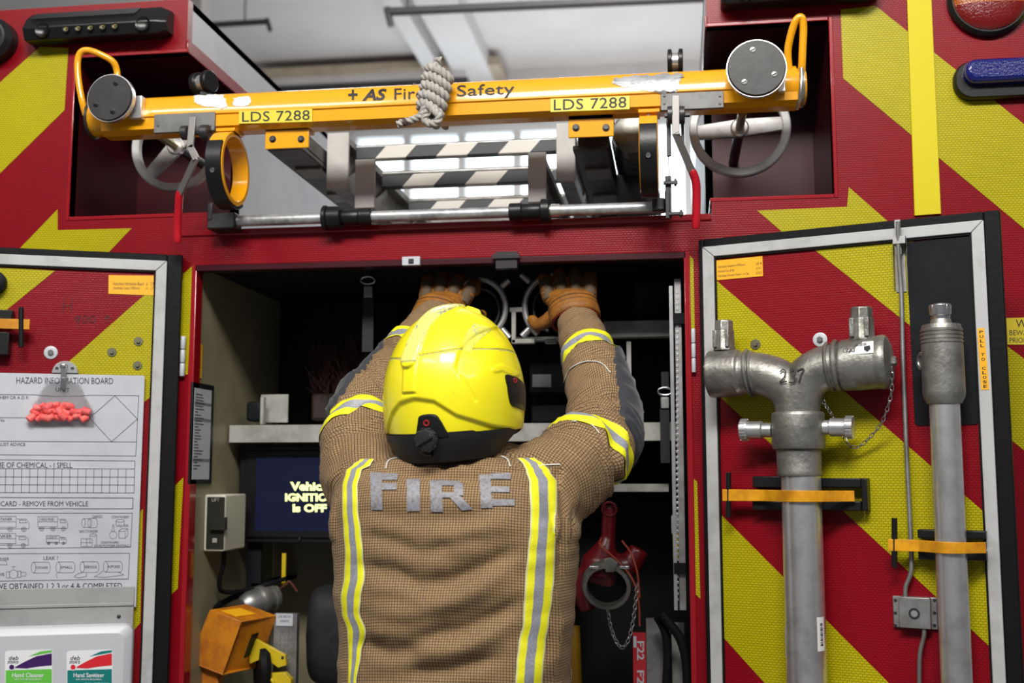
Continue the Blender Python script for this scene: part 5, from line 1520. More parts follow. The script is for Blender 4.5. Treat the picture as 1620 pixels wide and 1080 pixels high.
m = MB(); q0 = c4[0].lerp(c4[1], .2) + V((.008, .012, .001)); panel(q0, q0 + V((.03, .05, .001)), q0 + (c4[1] - c4[0]) * .5 + V((.03, .05, .001)), q0 + (c4[1] - c4[0]) * .5, -.002); m.build('top_label', LABELO, ob)
m = MB(); m.wbox((c4[3].x - .01, Yo + .02, ZL0), (c4[2].x - .02, Yo + .06, c4[3].z - .005)); m.wbox((c4[3].x - .0, Yo + .02, ZL0), (c4[3].x + .025, Yo + .12, c4[3].z + .01)); m.build('stand', EORNG, ob, .002)
# --- yellow pulley bracket
pb_ = thing('pulley_bracket', 'yellow bracket with a black rubber wheel at the bottom left of the locker', 'bracket', P(430, 1075, .2))
m = MB(); f7 = BY(.16); m.pp(f7, [(392, 1013), (404, 1010), (451, 1036), (453, 1052), (440, 1056), (418, 1040), (395, 1050)], -.012, 0)
m.pp(f7, [(412, 1066), (450, 1064), (460, 1075), (462, 1110), (414, 1110)], -.012, .01)
m.ring(f7.p(425, 1082, .012), (0, 1, 0), .017, .010, .01)
m.build('plate', EYEL, pb_, .002)
m = MB(); c = f7.p(408, 1062, 0) + V((0, .03, 0)); m.lathe(c, (-.85, -.5, 0), [(.03, -.015), (.062, -.012), (.068, 0), (.062, .012), (.03, .015)], 40); m.build('wheel', BLK, pb_)
m = MB(); m.lathe(f7.p(447, 1040, .0), (0, -1, 0), [(.004, 0), (.003, .002), (0, .002)], 12); m.build('bolt', DSTEEL, pb_)
# --- tread plates
def treadplate(Y, x0, y0, x1, y1, label, lab=False):
    f8 = BY(Y); m = MB(); m.box(f8, x0, y0, x1, y1, -.02, 0, 0)
    a0, b0 = f8.uv(x0, y1); a1, b1 = f8.uv(x1, y0); s = .011; k = 0
    z = b0 + .006
    while z < b1 - .004:
        x = a0 + .006 + (s / 2 if k % 2 else 0)
        while x < a1 - .005:
            d = .0032; sg = 1 if k % 2 else -1
            m.prism([V((x - d, Y - .0012, z - d * sg)), V((x - d + .0016, Y - .0012, z - d * sg - .0008)), V((x + d, Y - .0012, z + d * sg)), V((x + d - .0016, Y - .0012, z + d * sg + .0008))],
                    [V((x - d, Y, z - d * sg)), V((x - d + .0016, Y, z - d * sg - .0008)), V((x + d, Y, z + d * sg)), V((x + d - .0016, Y, z + d * sg + .0008))], 0)
            x += s
        z += s * .55; k += 1
    o = m.build('tread_plate', [ALUD], None, smooth=False)
    return tag(o, label, 'panel')
treadplate(.20, 434, 970, 467, 1120, 'narrow bright tread plate beside the yellow bracket')
m = MB(); f8 = BY(.1985); m.box(f8, 437, 970, 463, 990, 0, .001, 0); textpx(m, 'USE BOTH', 440, 973, 460, 977, f8, .0013, 1); textpx(m, 'HANDS', 443, 980, 457, 984, f8, .0013, 1)
tag(m.build('plate_label', [PAPER, INK], None, smooth=False), 'small white label at the top of the narrow tread plate', 'label')
treadplate(.16, 1022, 978, 1061, 1120, 'bright tread plate beside the red tag low on the right')
# --- dark stowed bags filling the middle
random.seed(8)
def bag(x0, y0, x1, y1, Y, label, mt, grp=None):
    c = P((x0 + x1) / 2, (y0 + y1) / 2, Y); w_, h_ = mm(x1 - x0, Y) / 2, mm(y1 - y0, Y) / 2
    m = MB(); rows = []
    for i in range(17):
        ph = PI * i / 16 - PI / 2; row = []
        for k in range(28):
            th = 2 * PI * k / 28
            sx_ = abs(math.cos(th)) ** .55 * (1 if math.cos(th) > 0 else -1); sz_ = abs(math.sin(th)) ** .55 * (1 if math.sin(th) > 0 else -1)
            cr = max(.02, math.cos(ph)) ** .5
            p = V((sx_ * w_ * cr, math.sin(ph) * .08, sz_ * h_ * cr))
            p += p.normalized() * .007 * noise.noise(p * 22 + c * 5)
            row.append(c + V((0, .085, 0)) + p)
        rows.append(row)
    m.grid(rows, closed=True); m.face(rows[0]); m.face(rows[-1])
    return tag(m.build('kit_bag', mt, None), label, 'bag', grp)
NYL = mat('black_nylon', (.012, .012, .014), .7, bump=(60, .6))
bag(470, 930, 560, 1090, .26, 'black nylon kit bag beside the narrow tread plate', NYL)
bag(560, 860, 760, 1090, .30, 'large black kit bag low in the middle behind the firefighter', NYL)
bag(780, 820, 905, 1000, .34, 'dark kit bag between the firefighter and the red valve', NYL)
bag(1000, 430, 1062, 505, .36, 'dark grey kit bag on the top right shelf', mat('dark_grey_canvas', (.03, .032, .034), .8, bump=(50, .5)))
# --- broom with dark bristles lying on the shelf
br = thing('broom_head', 'dark red-brown bristle broom head lying on the left of the shelf', 'broom', P(540, 665, .4))
random.seed(3); m = MB()
for i in range(520):
    a = P(random.uniform(498, 590), random.uniform(560, 640), random.uniform(.34, .46)); d = V((random.uniform(-.05, .05), random.uniform(-.05, .02), random.uniform(.01, .08)))
    b_ = a + d; s = V((.0007, 0, 0)); m.prism([a - s, a + V((0, -.0007, 0)), a + s], [b_ - s, b_ + V((0, -.0007, 0)), b_ + s])
tag(m.build('bristles', mat('dark_bristle', (.05, .018, .012), .6), br, smooth=False), None, None, None, 'stuff')
m = MB(); f9 = BY(.42); m.box(f9, 492, 622, 608, 664, -.07, .05); m.build('block', mat('dark_stained_wood', (.02, .013, .010), .5, noise_=(20, (.035, .015, .01), .5)), br, .008)
m = MB(); m.box(BY(.26), 389, 635, 412, 666, -.06, 0); tag(m.build('black_box', BLKM, None, .008), 'small black box left of the divider on the shelf', 'box')
# --- hanging strap hooks
def strap_hook(x, y, Y, label):
    o = thing('strap_hook', label, 'hook', P(x, y, Y), None)
    f = BY(Y)
    m = MB(); m.box(f, x - 7, y + 6, x + 7, y + 24, -.006, .004); m.build('buckle', ALUD, o, .002)
    m = MB(); m.tube([f.p(x + 11 * math.cos(2 * PI * i / 20), y - 3 + 6 * math.sin(2 * PI * i / 20), 0) for i in range(20)], .0028, 8, closed=True); m.build('ring', STEEL, o)
    m = MB(); m.box(f, x - 8, y + 24, x + 8, y + 110, -.004, -.001); m.box(f, x - 6, y - 34, x + 6, y - 6, -.004, -.001); m.build('webbing', NYL, o)
strap_hook(582, 446, .16, 'steel buckle on black webbing hanging at the top left of the locker')
strap_hook(1052, 622, .22, 'grey buckle on black webbing between the right shelves')
# --- steel frame with two rings that the firefighter reaches for
gf = thing('steel_frame', 'steel frame with two rings held by the gloved hands', 'steel frame', P(815, 540, .12))
Yr = .13
def arc(cx, cy, rx, ry, a0, a1, r, Y=Yr):
    m = MB(); m.tube([P(cx + rx * math.cos(R(a)), cy - ry * math.sin(R(a)), Y) for a in [a0 + (a1 - a0) * i / 28 for i in range(29)]], r, 14); return m
RS = mat('ring_steel', (.50, .50, .50), .3, .7)
arc(758, 487, 42, 46, 125, -60, .0075).build('ring', RS, gf); arc(880, 486, 50, 52, 60, 235, .0075).build('ring', RS, gf)
arc(760, 490, 30, 34, 100, -70, .0045, Yr + .02).build('inner_ring', DSTEEL, gf); arc(880, 488, 36, 38, 90, 250, .0045, Yr + .02).build('inner_ring', DSTEEL, gf)
m = MB(); f0 = BY(Yr - .005); m.box(f0, 806, 486, 834, 493, -.008, 0); m.box(f0, 809, 493, 816, 543, -.008, 0); m.box(f0, 809, 536, 846, 543, -.02, 0); m.box(f0, 862, 536, 880, 543, -.02, 0); m.build('crossbar', SHELF, gf, .002)
for x, y, dx, dy in ((799, 448, 6, -5), (832, 440, -7, -6), (832, 526, 6, -6), (800, 528, -6, -7)):
    m = MB(); m.tube([P(x - dx, y - dy, Yr), P(x + dx, y + dy, Yr)], .0085, 14); m.build('peg', RS, gf)
for x in (796, 818, 848, 856):
    m = MB(); m.box(BY(.36), x - 5, 546, x + 5, 655, -.01, 0); m.build('back_strap', BLKM, gf)
m = MB(); m.box(BY(.3), 838, 565, 895, 620, -.10, 0, 0); m.box(BY(.3), 842, 592, 872, 612, 0, .002, 1); tag(m.build('battery_case', [BLKM, mat('grey_case_label', (.2, .2, .2), .5)], None, .006), 'black case with grey label behind the helmet right side', 'case')
m = MB(); m.box(BY(.34), 840, 640, 960, 668, -.10, 0); tag(m.build('flat_case', BLKM, None, .006), 'flat black case standing on the middle shelf', 'case')
# --- red valve with alloy outlet, chain and tag
vv = thing('red_valve', 'dark red dividing valve with a round alloy outlet hanging low on the right', 'valve', P(965, 1000, .2))
Yv = .22
pv = lambda x, y, d=0: P(x, y, Yv + d)
m = MB()
m.tube([pv(965, 800), pv(964, 815), pv(962, 850), pv(958, 866), pv(952, 885), pv(950, 910)], [.018, .018, .018, .028, .048, .055], 28)
m.tube([pv(930, 900), pv(965, 905), pv(1000, 890), pv(1012, 868)], [.045, .045, .03, .024], 24)
m.tube([pv(926, 900), pv(924, 940), pv(930, 965)], [.03, .032, .02], 20)
m = fuse(m, .004, 5); m.build('body', VRED, vv, ang=60)
m = MB(); m.ring(pv(964, 805, -.022), (0, 1, .3), .020, .015, .006); m.build('top_ring', VRED, vv)
m = MB(); c = pv(960, 935, -.05)
m.lathe(c + V((0, .03, .02)), (0, -.92, -.30), [(.058, -.03), (.062, -.005), (.062, .025), (.058, .034), (.049, .036), (.048, .015), (0, .012)], 40, 0, fn=lambda i: 1 if i > 4 else 0); out = m.build('outlet', [CAST, BLK], vv)
m = MB(); m.prism([pv(955, 884, -.07), pv(966, 881, -.07), pv(978, 890, -.07), pv(972, 905, -.07), pv(958, 905, -.07)], [pv(955, 884, -.05), pv(966, 881, -.05), pv(978, 890, -.05), pv(972, 905, -.05), pv(958, 905, -.05)])
m.build('lug', CAST, out, .002)
m = MB()
for a in ((940, 897), (988, 897)): m.obox(pv(*a, -.06), (.012, 0, 0), (0, .01, 0), (0, 0, .004))
m.build('outlet_rim_lug', ALU, out, .002)
chain('chain', smoothpts([pv(962, 968, -.11), pv(966, 990, -.11), pv(974, 1012, -.11), (pv(984, 1024, -.11)), pv(994, 1012, -.11), pv(1001, 985, -.10), pv(1005, 955, -.09), pv(1008, 925, -.08)], 6), vv, .0013, .013, ALUD, .004)
cable([(952, 850, .17), (950, 862, .17), (975, 885, .16), (1000, 915, .15), (1010, 950, .15), (1012, 990, .15)], .0022, 'thin red cord hanging across the red valve', mat('red_cord', (.35, .05, .02), .6), 'cord')
cable([(984, 855, .17), (998, 875, .16), (1008, 905, .15), (1012, 945, .15)], .0022, 'second thin red cord at the right of the red valve', MATS['red_cord'], 'cord')
tg = MB(); fT = BY(.13); tg.box(fT, 1001, 1000, 1023, 1120, -.004, 0, 0)
text(tg, 'F22', [(1008, 1014), (1008, 1044), (1019, 1044), (1019, 1014)], lambda x, y: fT.p(x, y, .001), 1, bold=.02)
text(tg, 'F2', [(1008, 1060), (1008, 1082), (1019, 1082), (1019, 1060)], lambda x, y: fT.p(x, y, .001), 1, bold=.02)
tg.box(fT, 1002, 1006, 1007, 1024, 0, .001, 1)
tag(tg.build('equipment_tag', [mat('red_fabric_tag', (.42, .01, .02), .6), PAPER], None, smooth=False), 'red tag lettered F22 hanging below the valve', 'tag')
m = MB(); m.tube([P(908, 990, .28), P(910, 1080, .28), P(910, 1150, .28)], [.016, .0165, .0165], 20); tag(m.build('yellow_cylinder', mat('shaded_yellow_plastic', (.32, .17, .006), .4), None), 'upright yellow tube right of the jacket, low in the locker', 'tube')  # yellow plastic darkened: the locker's shade is in its colour
cable([(1046, 970, .08), (1058, 985, .08), (1076, 1010, .08), (1086, 1050, .08), (1088, 1110, .08)], .011, 'thick black hose curving down at the right of the locker', BLK, 'rubber_hose', 16)
cable([(1040, 975, .10), (1052, 1000, .10), (1056, 1040, .10), (1052, 1110, .10)], .010, 'black hose hanging in front of the right tread plate', BLK, 'rubber_hose', 16)
m = MB(); m.box(BY(.16), 1062, 985, 1085, 1120, -.02, 0); tag(m.build('grey_panel', SHELF, None, .002), 'pale grey panel low at the right edge of the locker', 'panel')
m = MB(); m.box(BY(.3), 1062, 815, 1073, 845, -.02, 0, 0); m.box(BY(.3), 1064, 842, 1074, 885, -.03, 0, 1); tag(m.build('labelled_bottle', [PAPER, EYEL], None, .003), 'yellow bottle with white cap behind the perforated column', 'bottle')
# ================================================================= the firefighter
Yc = -.49
PER = thing('person', 'person seen from behind in tan FIRE jacket and yellow helmet, reaching into the locker', 'person', (P(725, 900, Yc).x, Yc + .02, 0))
def weave_mat():
    m = mat('tan_ripstop_cloth', (.33, .21, .10), .85, sheen=.04)
    nt = m.node_tree; b = nt.nodes['Principled BSDF']
    uv = nt.nodes.new('ShaderNodeUVMap'); uv.uv_map = 'weave'
    br = nt.nodes.new('ShaderNodeTexBrick'); br.offset = 0; br.squash = 1
    br.inputs['Scale'].default_value = 1; br.inputs['Brick Width'].default_value = .0052; br.inputs['Row Height'].default_value = .0052
    br.inputs['Mortar Size'].default_value = .00075; br.inputs['Mortar Smooth'].default_value = .4
    br.inputs['Color1'].default_value = (.37, .235, .108, 1); br.inputs['Color2'].default_value = (.32, .20, .092, 1); br.inputs['Mortar'].default_value = (.050, .028, .014, 1)
    nt.links.new(uv.outputs[0], br.inputs['Vector'])
    tc = nt.nodes.new('ShaderNodeTexCoord'); n = nt.nodes.new('ShaderNodeTexNoise'); n.inputs['Scale'].default_value = 7; n.inputs['Detail'].default_value = 5
    nt.links.new(tc.outputs['Object'], n.inputs['Vector'])
    mr = nt.nodes.new('ShaderNodeMapRange'); mr.inputs['From Min'].default_value = .3; mr.inputs['From Max'].default_value = .7; mr.inputs['To Min'].default_value = .82; mr.inputs['To Max'].default_value = 1.05
    nt.links.new(n.outputs['Fac'], mr.inputs['Value'])
    mx = nt.nodes.new('ShaderNodeMix'); mx.data_type = 'RGBA'; mx.blend_type = 'MULTIPLY'; mx.inputs[0].default_value = 1
    nt.links.new(br.outputs['Color'], mx.inputs[6]); nt.links.new(mr.outputs['Result'], mx.inputs[7]); nt.links.new(mx.outputs[2], b.inputs['Base Color'])
    bp = nt.nodes.new('ShaderNodeBump'); bp.inputs['Strength'].default_value = .35; bp.inputs['Distance'].default_value = .0006; bp.invert = True
    nt.links.new(br.outputs['Fac'], bp.inputs['Height']); nt.links.new(bp.outputs['Normal'], b.inputs['Normal'])
    return m
TAN = weave_mat()
SLATE = mat('slate_padded_cloth', (.020, .023, .031), .8, bump=(120, .5), sheen=.2)
HIY = mat('fluorescent_yellow_trim', (.80, .78, .01), .6, bump=(500, .5))
HIS = mat('silver_reflective_trim', (.34, .35, .40), .45, noise_=(260, (.24, .25, .29), .8))
SKIN = mat('skin', (.55, .33, .24), .5)

SL, SR = P(582, 762, -.45), P(868, 766, -.45)
EL, ER = P(581, 648, -.25), P(956, 672, -.24)
WL, WR = P(688, 508, -.02), P(914, 516, .00)
def lathe_path(mb, pts, rs, seg=28):
    """round-ended tapering limb"""
    pts = [V(p) for p in pts]
    q = smoothpts(pts, 5); n = len(q); rr = []
    for i in range(n):
        t = i / (n - 1) * (len(rs) - 1); k = min(int(t), len(rs) - 2); rr.append(rs[k] + (rs[k + 1] - rs[k]) * (t - k))
    mb.tube(q, rr, seg); mb.ball(q[0], rr[0] * .98, seg=20); mb.ball(q[-1], rr[-1] * .98, seg=20)
def superring(cx, cy, z, a, b, n=2.5, seg=48):
    out = []
    for k in range(seg):
        t = 2 * PI * k / seg; c, s = math.cos(t), math.sin(t)
        out.append(V((cx + a * abs(c) ** (2 / n) * (1 if c > 0 else -1), cy + b * abs(s) ** (2 / n) * (1 if s > 0 else -1), z)))
    return out
rowsd = [(1330, 528, 918, .155, 0), (1250, 530, 914, .150, 0), (1080, 541, 901, .143, 0), (1010, 544, 905, .146, 0), (946, 537, 910, .152, .0), (884, 535, 914, .158, .0), (830, 530, 915, .162, .003), (790, 533, 905, .158, .006), (758, 545, 890, .146, .012), (738, 572, 868, .126, .02), (725, 600, 845, .105, .03), (712, 622, 822, .085, .038), (700, 640, 800, .07, .045)]
m = MB(); rows = []
for (py, xl, xr, b_, dy) in rowsd:
    p0, p1 = P(xl, py, Yc), P(xr, py, Yc)
    rows.append(superring((p0.x + p1.x) / 2, Yc + dy, (p0.z + p1.z) / 2, (p1.x - p0.x) / 2, b_, 2.6))
m.grid(rows, closed=True); m.face(rows[0][::-1]); m.face(rows[-1])
# arms (upper arm, elbow, forearm, cuff)
lathe_path(m, [SL + V((.07, 0, -.02)), SL, SL.lerp(EL, .5) + V((-.012, 0, 0)), EL, EL.lerp(WL, .5), WL], [.085, .088, .080, .070, .062, .052])
lathe_path(m, [SR + V((-.07, 0, -.02)), SR, SR.lerp(ER, .5) + V((.012, 0, -.008)), ER, ER.lerp(WR, .5) + V((.01, 0, 0)), WR], [.085, .090, .088, .076, .066, .050])
m = fuse(m, .0070, 14, .6)
# creases
def seg_dist(x, y, pts):
    best = 1e9; bt = 0
    for i in range(len(pts) - 1):
        ax_, ay = pts[i]; bx, by = pts[i + 1]; dx, dy = bx - ax_, by - ay
        t = max(0, min(1, ((x - ax_) * dx + (y - ay) * dy) / (dx * dx + dy * dy)))
        d = math.hypot(x - ax_ - dx * t, y - ay - dy * t)
        if d < best: best = d; bt = (i + t) / (len(pts) - 1)
    return best, bt
def cr(pts): return [(500 + x / 2.843, 700 + y / 2.843) for x, y in pts]
FOLDS = [(cr([(470, 640), (600, 630), (760, 560), (930, 470)]), -.013, 17), (cr([(220, 770), (420, 770), (640, 700), (880, 560)]), .012, 24),
         (cr([(200, 560), (350, 580), (500, 650)]), -.007, 12), (cr([(480, 870), (650, 850), (800, 790), (940, 700)]), -.011, 15), (cr([(420, 960), (620, 930), (860, 830)]), .009, 18),
         (cr([(200, 900), (330, 950), (470, 930)]), -.008, 12), (cr([(200, 410), (330, 440), (480, 500)]), -.008, 12), (cr([(560, 460), (720, 400), (900, 340)]), .007, 18), (cr([(480, 500), (620, 450), (760, 420)]), -.007, 12),
         (cr([(380, 1040), (600, 1030), (840, 960)]), -.009, 13), (cr([(230, 840), (400, 860), (560, 810)]), .007, 14), (cr([(230, 640), (360, 660), (480, 700)]), .006, 12),
         (cr([(200, 300), (420, 345), (640, 350), (860, 300)]), -.004, 14), (cr([(1010, 200), (1100, 420), (1110, 640)]), -.008, 10), (cr([(1080, 120), (1160, 350)]), -.006, 9), (cr([(1060, 600), (1100, 800), (1080, 1000)]), .005, 10),
         ([(610, 742), (660, 752), (720, 756), (780, 752), (825, 740)], -.007, 8), ([(600, 728), (720, 741), (840, 730)], .005, 7)]
to_px_inv = ROT.transposed()
def to_px(p):
    q = to_px_inv @ (p - CAM); return 810 + F * q.x / -q.z, 540 - F * q.y / -q.z
bm = m.bm; bm.normal_update()
AXL = [(SL, EL), (EL, WL)]; AXR = [(SR, ER), (ER, WR)]
def nearest_bone(p):
    best = None
    for k, (a, b_) in enumerate(AXL + AXR):
        t = max(-.1, min(1.1, (p - a).dot(b_ - a) / (b_ - a).length_squared)); d = (p - a.lerp(b_, t)).length
        if best is None or d < best[0]: best = (d, k, t)
    return best
xl_t, xr_t = P(552, 800, Yc).x, P(890, 800, Yc).x
disp = {}
for v in bm.verts:
    p = v.co; px, py = to_px(p)
    d, k, t = nearest_bone(p)
    on_torso = xl_t < p.x < xr_t and p.z < P(700, 742, Yc).z or p.z < P(700, 850, Yc).z
    off = 0
    if v.normal.y < .25 and on_torso:
        for pts, dep, wd in FOLDS:
            dd, bt = seg_dist(px, py, pts)
            if dd < wd * 2.6: off += 1.12 * dep * math.exp(-(dd / (wd * .85)) ** 2) * min(1, 5 * min(bt, 1 - bt) + .12)
        off *= max(0, min(1, (.25 - v.normal.y) * 2))
        off += .0045 * noise.noise(V((p.x * 9 + p.z * 6, p.z * 22, 3))) + .0028 * noise.noise(V((p.x * 16 - p.z * 14, p.z * 46, 8)))
    else:
        a, b_ = (AXL + AXR)[k]; s = (p - a).dot((b_ - a).normalized())
        sq = 1.0 if (k % 2 == 0 and t > .35) or (k % 2 == 1 and t < .7) else .6
        off += .015 * sq * (.7 - 2.4 * abs(noise.noise(V((s * 36 + 3 * noise.noise(p * 8), p.x * 8 + p.y * 6 + p.z * 3, k * 9))))) * .8 + .0045 * noise.noise(p * 24)
    disp[v.index] = off
for v in bm.verts: v.co += v.normal * disp[v.index]
bmesh.ops.smooth_vert(bm, verts=bm.verts, factor=.4, use_axis_x=True, use_axis_y=True, use_axis_z=True)
bm.normal_update(); bm.faces.ensure_lookup_table()
bvj = BVHTree.FromBMesh(bm)
uvl = bm.loops.layers.uv.new('weave')
for f in bm.faces:
    c = f.calc_center_median(); d, k, t = nearest_bone(c)
    tors = (xl_t < c.x < xr_t and c.z < P(700, 735, Yc).z) or c.z < P(700, 850, Yc).z or d > .11
    a, b_ = (AXL + AXR)[k]; ax = (b_ - a).normalized(); ref = V((0, -1, 0)); u = (ref - ax * ref.dot(ax)).normalized(); w_ = ax.cross(u)
    ca = math.atan2((c - a).dot(w_), (c - a).dot(u))
    for l in f.loops:
        p = l.vert.co
        if tors:
            if abs(f.normal.x) > .8: l[uvl].uv = (p.y, p.z)
            else: l[uvl].uv = (p.x, p.z + .25 * p.y)
        else:
            q = p - a; an = math.atan2(q.dot(w_), q.dot(u))
            if an - ca > PI: an -= 2 * PI
            if an - ca < -PI: an += 2 * PI
            l[uvl].uv = (an * .075, q.dot(ax))
JK = m.build('jacket', [TAN], PER, ang=180)
# padded elbow patches, trims and lettering are laid over the cloth
def onj(x, y, off=.0025):
    r = ray(x, y); h = bvj.ray_cast(CAM, r)
    if h[0] is None: return P(x, y, Yc)
    n_ = h[1] if h[1].dot(r) < 0 else -h[1]
    return h[0] + n_ * off
def limb_patch(A, B_, t0, t1, dirf, a0, a1, nt, na, off=.003, mi=0, mb=None, fn=None, rmax=.135, curve=None):
    """patch over a limb from A to B_: t along, angle about the direction dirf"""
    ax = (B_ - A).normalized(); d0 = (V(dirf) - ax * V(dirf).dot(ax)).normalized(); w_ = ax.cross(d0); rows = []
    for i in range(nt + 1):
        t = t0 + (t1 - t0) * i / nt; row = []
        for j in range(na + 1):
            a = a0 + (a1 - a0) * j / na
            c = A.lerp(B_, t) if not curve else curve(t)
            if fn: c = c + ax * fn(a)
            dr = d0 * math.cos(a) + w_ * math.sin(a)
            h = bvj.ray_cast(c + dr * .24, -dr, .24)
            r_ = (h[0] - c).length if h[0] else .08
            row.append(c + dr * (min(r_, rmax) + off))
        rows.append(row)
    # calm the rows
    return mb.grid(rows, mi) if mb else rows
for (S, E, W, dirf) in ((SL, EL, WL, (-1, -.2, -.1)), (SR, ER, WR, (1, -.05, -.1))):
    m = MB()
    path = lambda t, S=S, E=E, W=W: (S.lerp(E, .80).lerp(E, t * 2) if t < .5 else E.lerp(E.lerp(W, .62), t * 2 - 1))
    rows = []
    n = 34
    for i in range(n + 1):
        t = i / n; c = path(t); tan = (path(min(1, t + .03)) - path(max(0, t - .03))).normalized()
        d0 = (V(dirf) - tan * V(dirf).dot(tan)).normalized(); w_ = tan.cross(d0)
        hw = R(62) * math.sin(PI * (.12 + .80 * t)) ** .5; row = []
        for j in range(21):
            a = -hw + 2 * hw * j / 20; dr = d0 * math.cos(a) + w_ * math.sin(a)
            h = bvj.ray_cast(c + dr * .24, -dr, .24); r_ = (h[0] - c).length if h[0] else .08
            q = .0012 * math.cos(t * 2 * PI * 7)
            row.append(c + dr * (min(r_, .125) + (.0065 + q if 0 < j < 20 and 0 < i < n else .0005)))
        rows.append(row)
    m.grid(rows); m.build('elbow_patch', SLATE, JK, ang=180)
def band(name, A, B_, t, wd, dirf, a0, a1, tilt=0.0, rmax=.13):
    m = MB(); ax = (B_ - A).normalized(); cols = [(-.5, 0), (-.17, 0), (.17, 1), (.5, 0)]
    d0 = (V(dirf) - ax * V(dirf).dot(ax)).normalized(); w_ = ax.cross(d0); na = 60
    ts = [-.5, -.34, -.17, -.16, 0, .16, .17, .34, .5]
    rows = []
    for s in ts:
        row = []
        for j in range(na + 1):
            a = a0 + (a1 - a0) * j / na; c = A.lerp(B_, t) + ax * (s * wd + tilt * math.sin(a)); dr = d0 * math.cos(a) + w_ * math.sin(a)
            h = bvj.ray_cast(c + dr * .24, -dr, .24); r_ = (h[0] - c).length if h[0] else .08
            row.append(c + dr * (min(r_, rmax) + .0028))
        rows.append(row)
    m.grid(rows, fn=lambda i, j: 1 if 2 <= i <= 5 else 0)
    return m.build(name, [HIY, HIS], JK, ang=180)
band('reflective_band', SR, ER, .58, .050, (0, -1, 0), -R(165), R(165), .0)
band('reflective_band', ER, WR, .66, .046, (0, -1, 0), -R(170), R(170), .0)
band('reflective_band', SL, EL, .66, .050, (0, -1, 0), -R(165), R(165), .0)
band('reflective_band', EL, WL, .62, .046, (0, -1, 0), -R(170), R(170), .0)
def vstrip(tab):
    m = MB(); tab = [(700 + y / 2.843, 500 + a / 2.843, 500 + b_ / 2.843) for y, a, b_ in tab]
    ys = []; y = tab[0][0]
    while y < tab[-1][0]: ys.append(y); y += 3.2
    rows = []
    for y in ys:
        i = max(k for k in range(len(tab)) if tab[k][0] <= y + 1e-6); i = min(i, len(tab) - 2)
        t = (y - tab[i][0]) / (tab[i + 1][0] - tab[i][0]); t = t * t * (3 - 2 * t)
        xl = tab[i][1] + (tab[i + 1][1] - tab[i][1]) * t; xr = tab[i][2] + (tab[i + 1][2] - tab[i][2]) * t
        rows.append([onj(xl + (xr - xl) * s, y, .0022 if s in (0, 1) else .003) for s in (0, .06, .18, .32, .33, .5, .66, .67, .82, .94, 1)])
    m.grid(rows, fn=lambda i, j: 2 if j in (0, 9) else 1 if 4 <= j <= 5 or j == 3 or j == 6 else 0)
    return m.build('reflective_strip', [HIY, HIS, mat('pale_trim_edging', (.60, .60, .32), .7)], JK, ang=180)
vstrip([(78, 200, 262), (100, 168, 250), (130, 138, 205), (200, 122, 190), (300, 122, 192), (400, 128, 205), (500, 135, 215), (600, 130, 222), (700, 115, 205), (760, 120, 200), (850, 145, 228), (950, 150, 205), (1080, 148, 185), (1200, 150, 200), (1500, 140, 200)])
vstrip([(72, 905, 985), (100, 930, 1025), (130, 943, 1050), (180, 957, 1080), (300, 962, 1080), (400, 960, 1075), (500, 950, 1070), (600, 940, 1068), (700, 935, 1060), (800, 930, 1045), (900, 910, 1030), (1000, 900, 1020), (1080, 895, 1015), (1200, 890, 1010), (1500, 885, 1005)])
# FIRE lettering
m = MB()
def gp(pts, nx=8, ny=8): gridpatch(m, pts, lambda x, y: onj(x, y, .0022), nx, ny)
def rc(x0, y0, x1, y1, sk=0): gp([(x0 + sk, y1), (x1 + sk, y1), (x1, y0), (x0, y0)], max(2, int((x1 - x0) / 3)), max(2, int((y1 - y0) / 3)))
rc(586, 748, 604, 806, 2); rc(604, 750, 629, 760); rc(605, 765, 628, 775)
rc(643.5, 759, 664, 808, 1)
rc(680, 761, 699, 809, 2); rc(699, 761, 728, 769); gp([(699, 787), (727, 787), (727, 779), (699, 779)]); rc(718, 765, 733, 784); gp([(731, 807), (748, 805), (729, 785), (711, 786)])
rc(758, 751, 776, 803, 3); rc(776, 749, 808, 759); rc(777, 770, 806, 779); rc(778, 790, 814, 800)
m.build('fire_lettering', mat('worn_silver_print', (.24, .25, .29), .55, noise_=(190, (.17, .13, .11), .5)), JK, smooth=True, ang=180)
# piping
def piping(pts, r=.0013):
    q = smoothpts([V((x, y, 0)) for x, y in pts], 8)
    m = MB(); m.tube([onj(a.x, a.y, .002) for a in q], r, 8); return m.build('piping', mat('white_piping', (.62, .62, .60), .6), JK)
piping([(611, 742), (614, 731), (624, 726), (642, 725)]); piping([(793, 722), (802, 727), (807, 738)]); piping([(851, 738), (868, 735), (886, 735)])
piping([(893, 604), (903, 584), (925, 572), (950, 574), (965, 590)]); piping([(906, 667), (925, 666), (940, 676), (948, 686)]); 
# collar standing round the neck
m = MB(); rows = []
cc = P(722, 722, Yc + .045)
for i, (dz, a, b_) in enumerate(((-.028, .128, .088), (-.010, .122, .083), (.012, .113, .075), (.022, .108, .070), (.020, .100, .064), (-.02, .10, .064))):
    rows.append([V((cc.x + a * math.cos(t), cc.y + b_ * math.sin(t), cc.z + dz - .006 * math.sin(t))) for t in [2 * PI * k / 56 for k in range(56)]])
m.grid(rows, closed=True)
bmc = m.bm; uvc = bmc.loops.layers.uv.new('weave')
for f in bmc.faces:
    for l in f.loops: l[uvc].uv = (l.vert.co.x, l.vert.co.z + l.vert.co.y * .3)
m.build('collar', TAN, JK, ang=60)

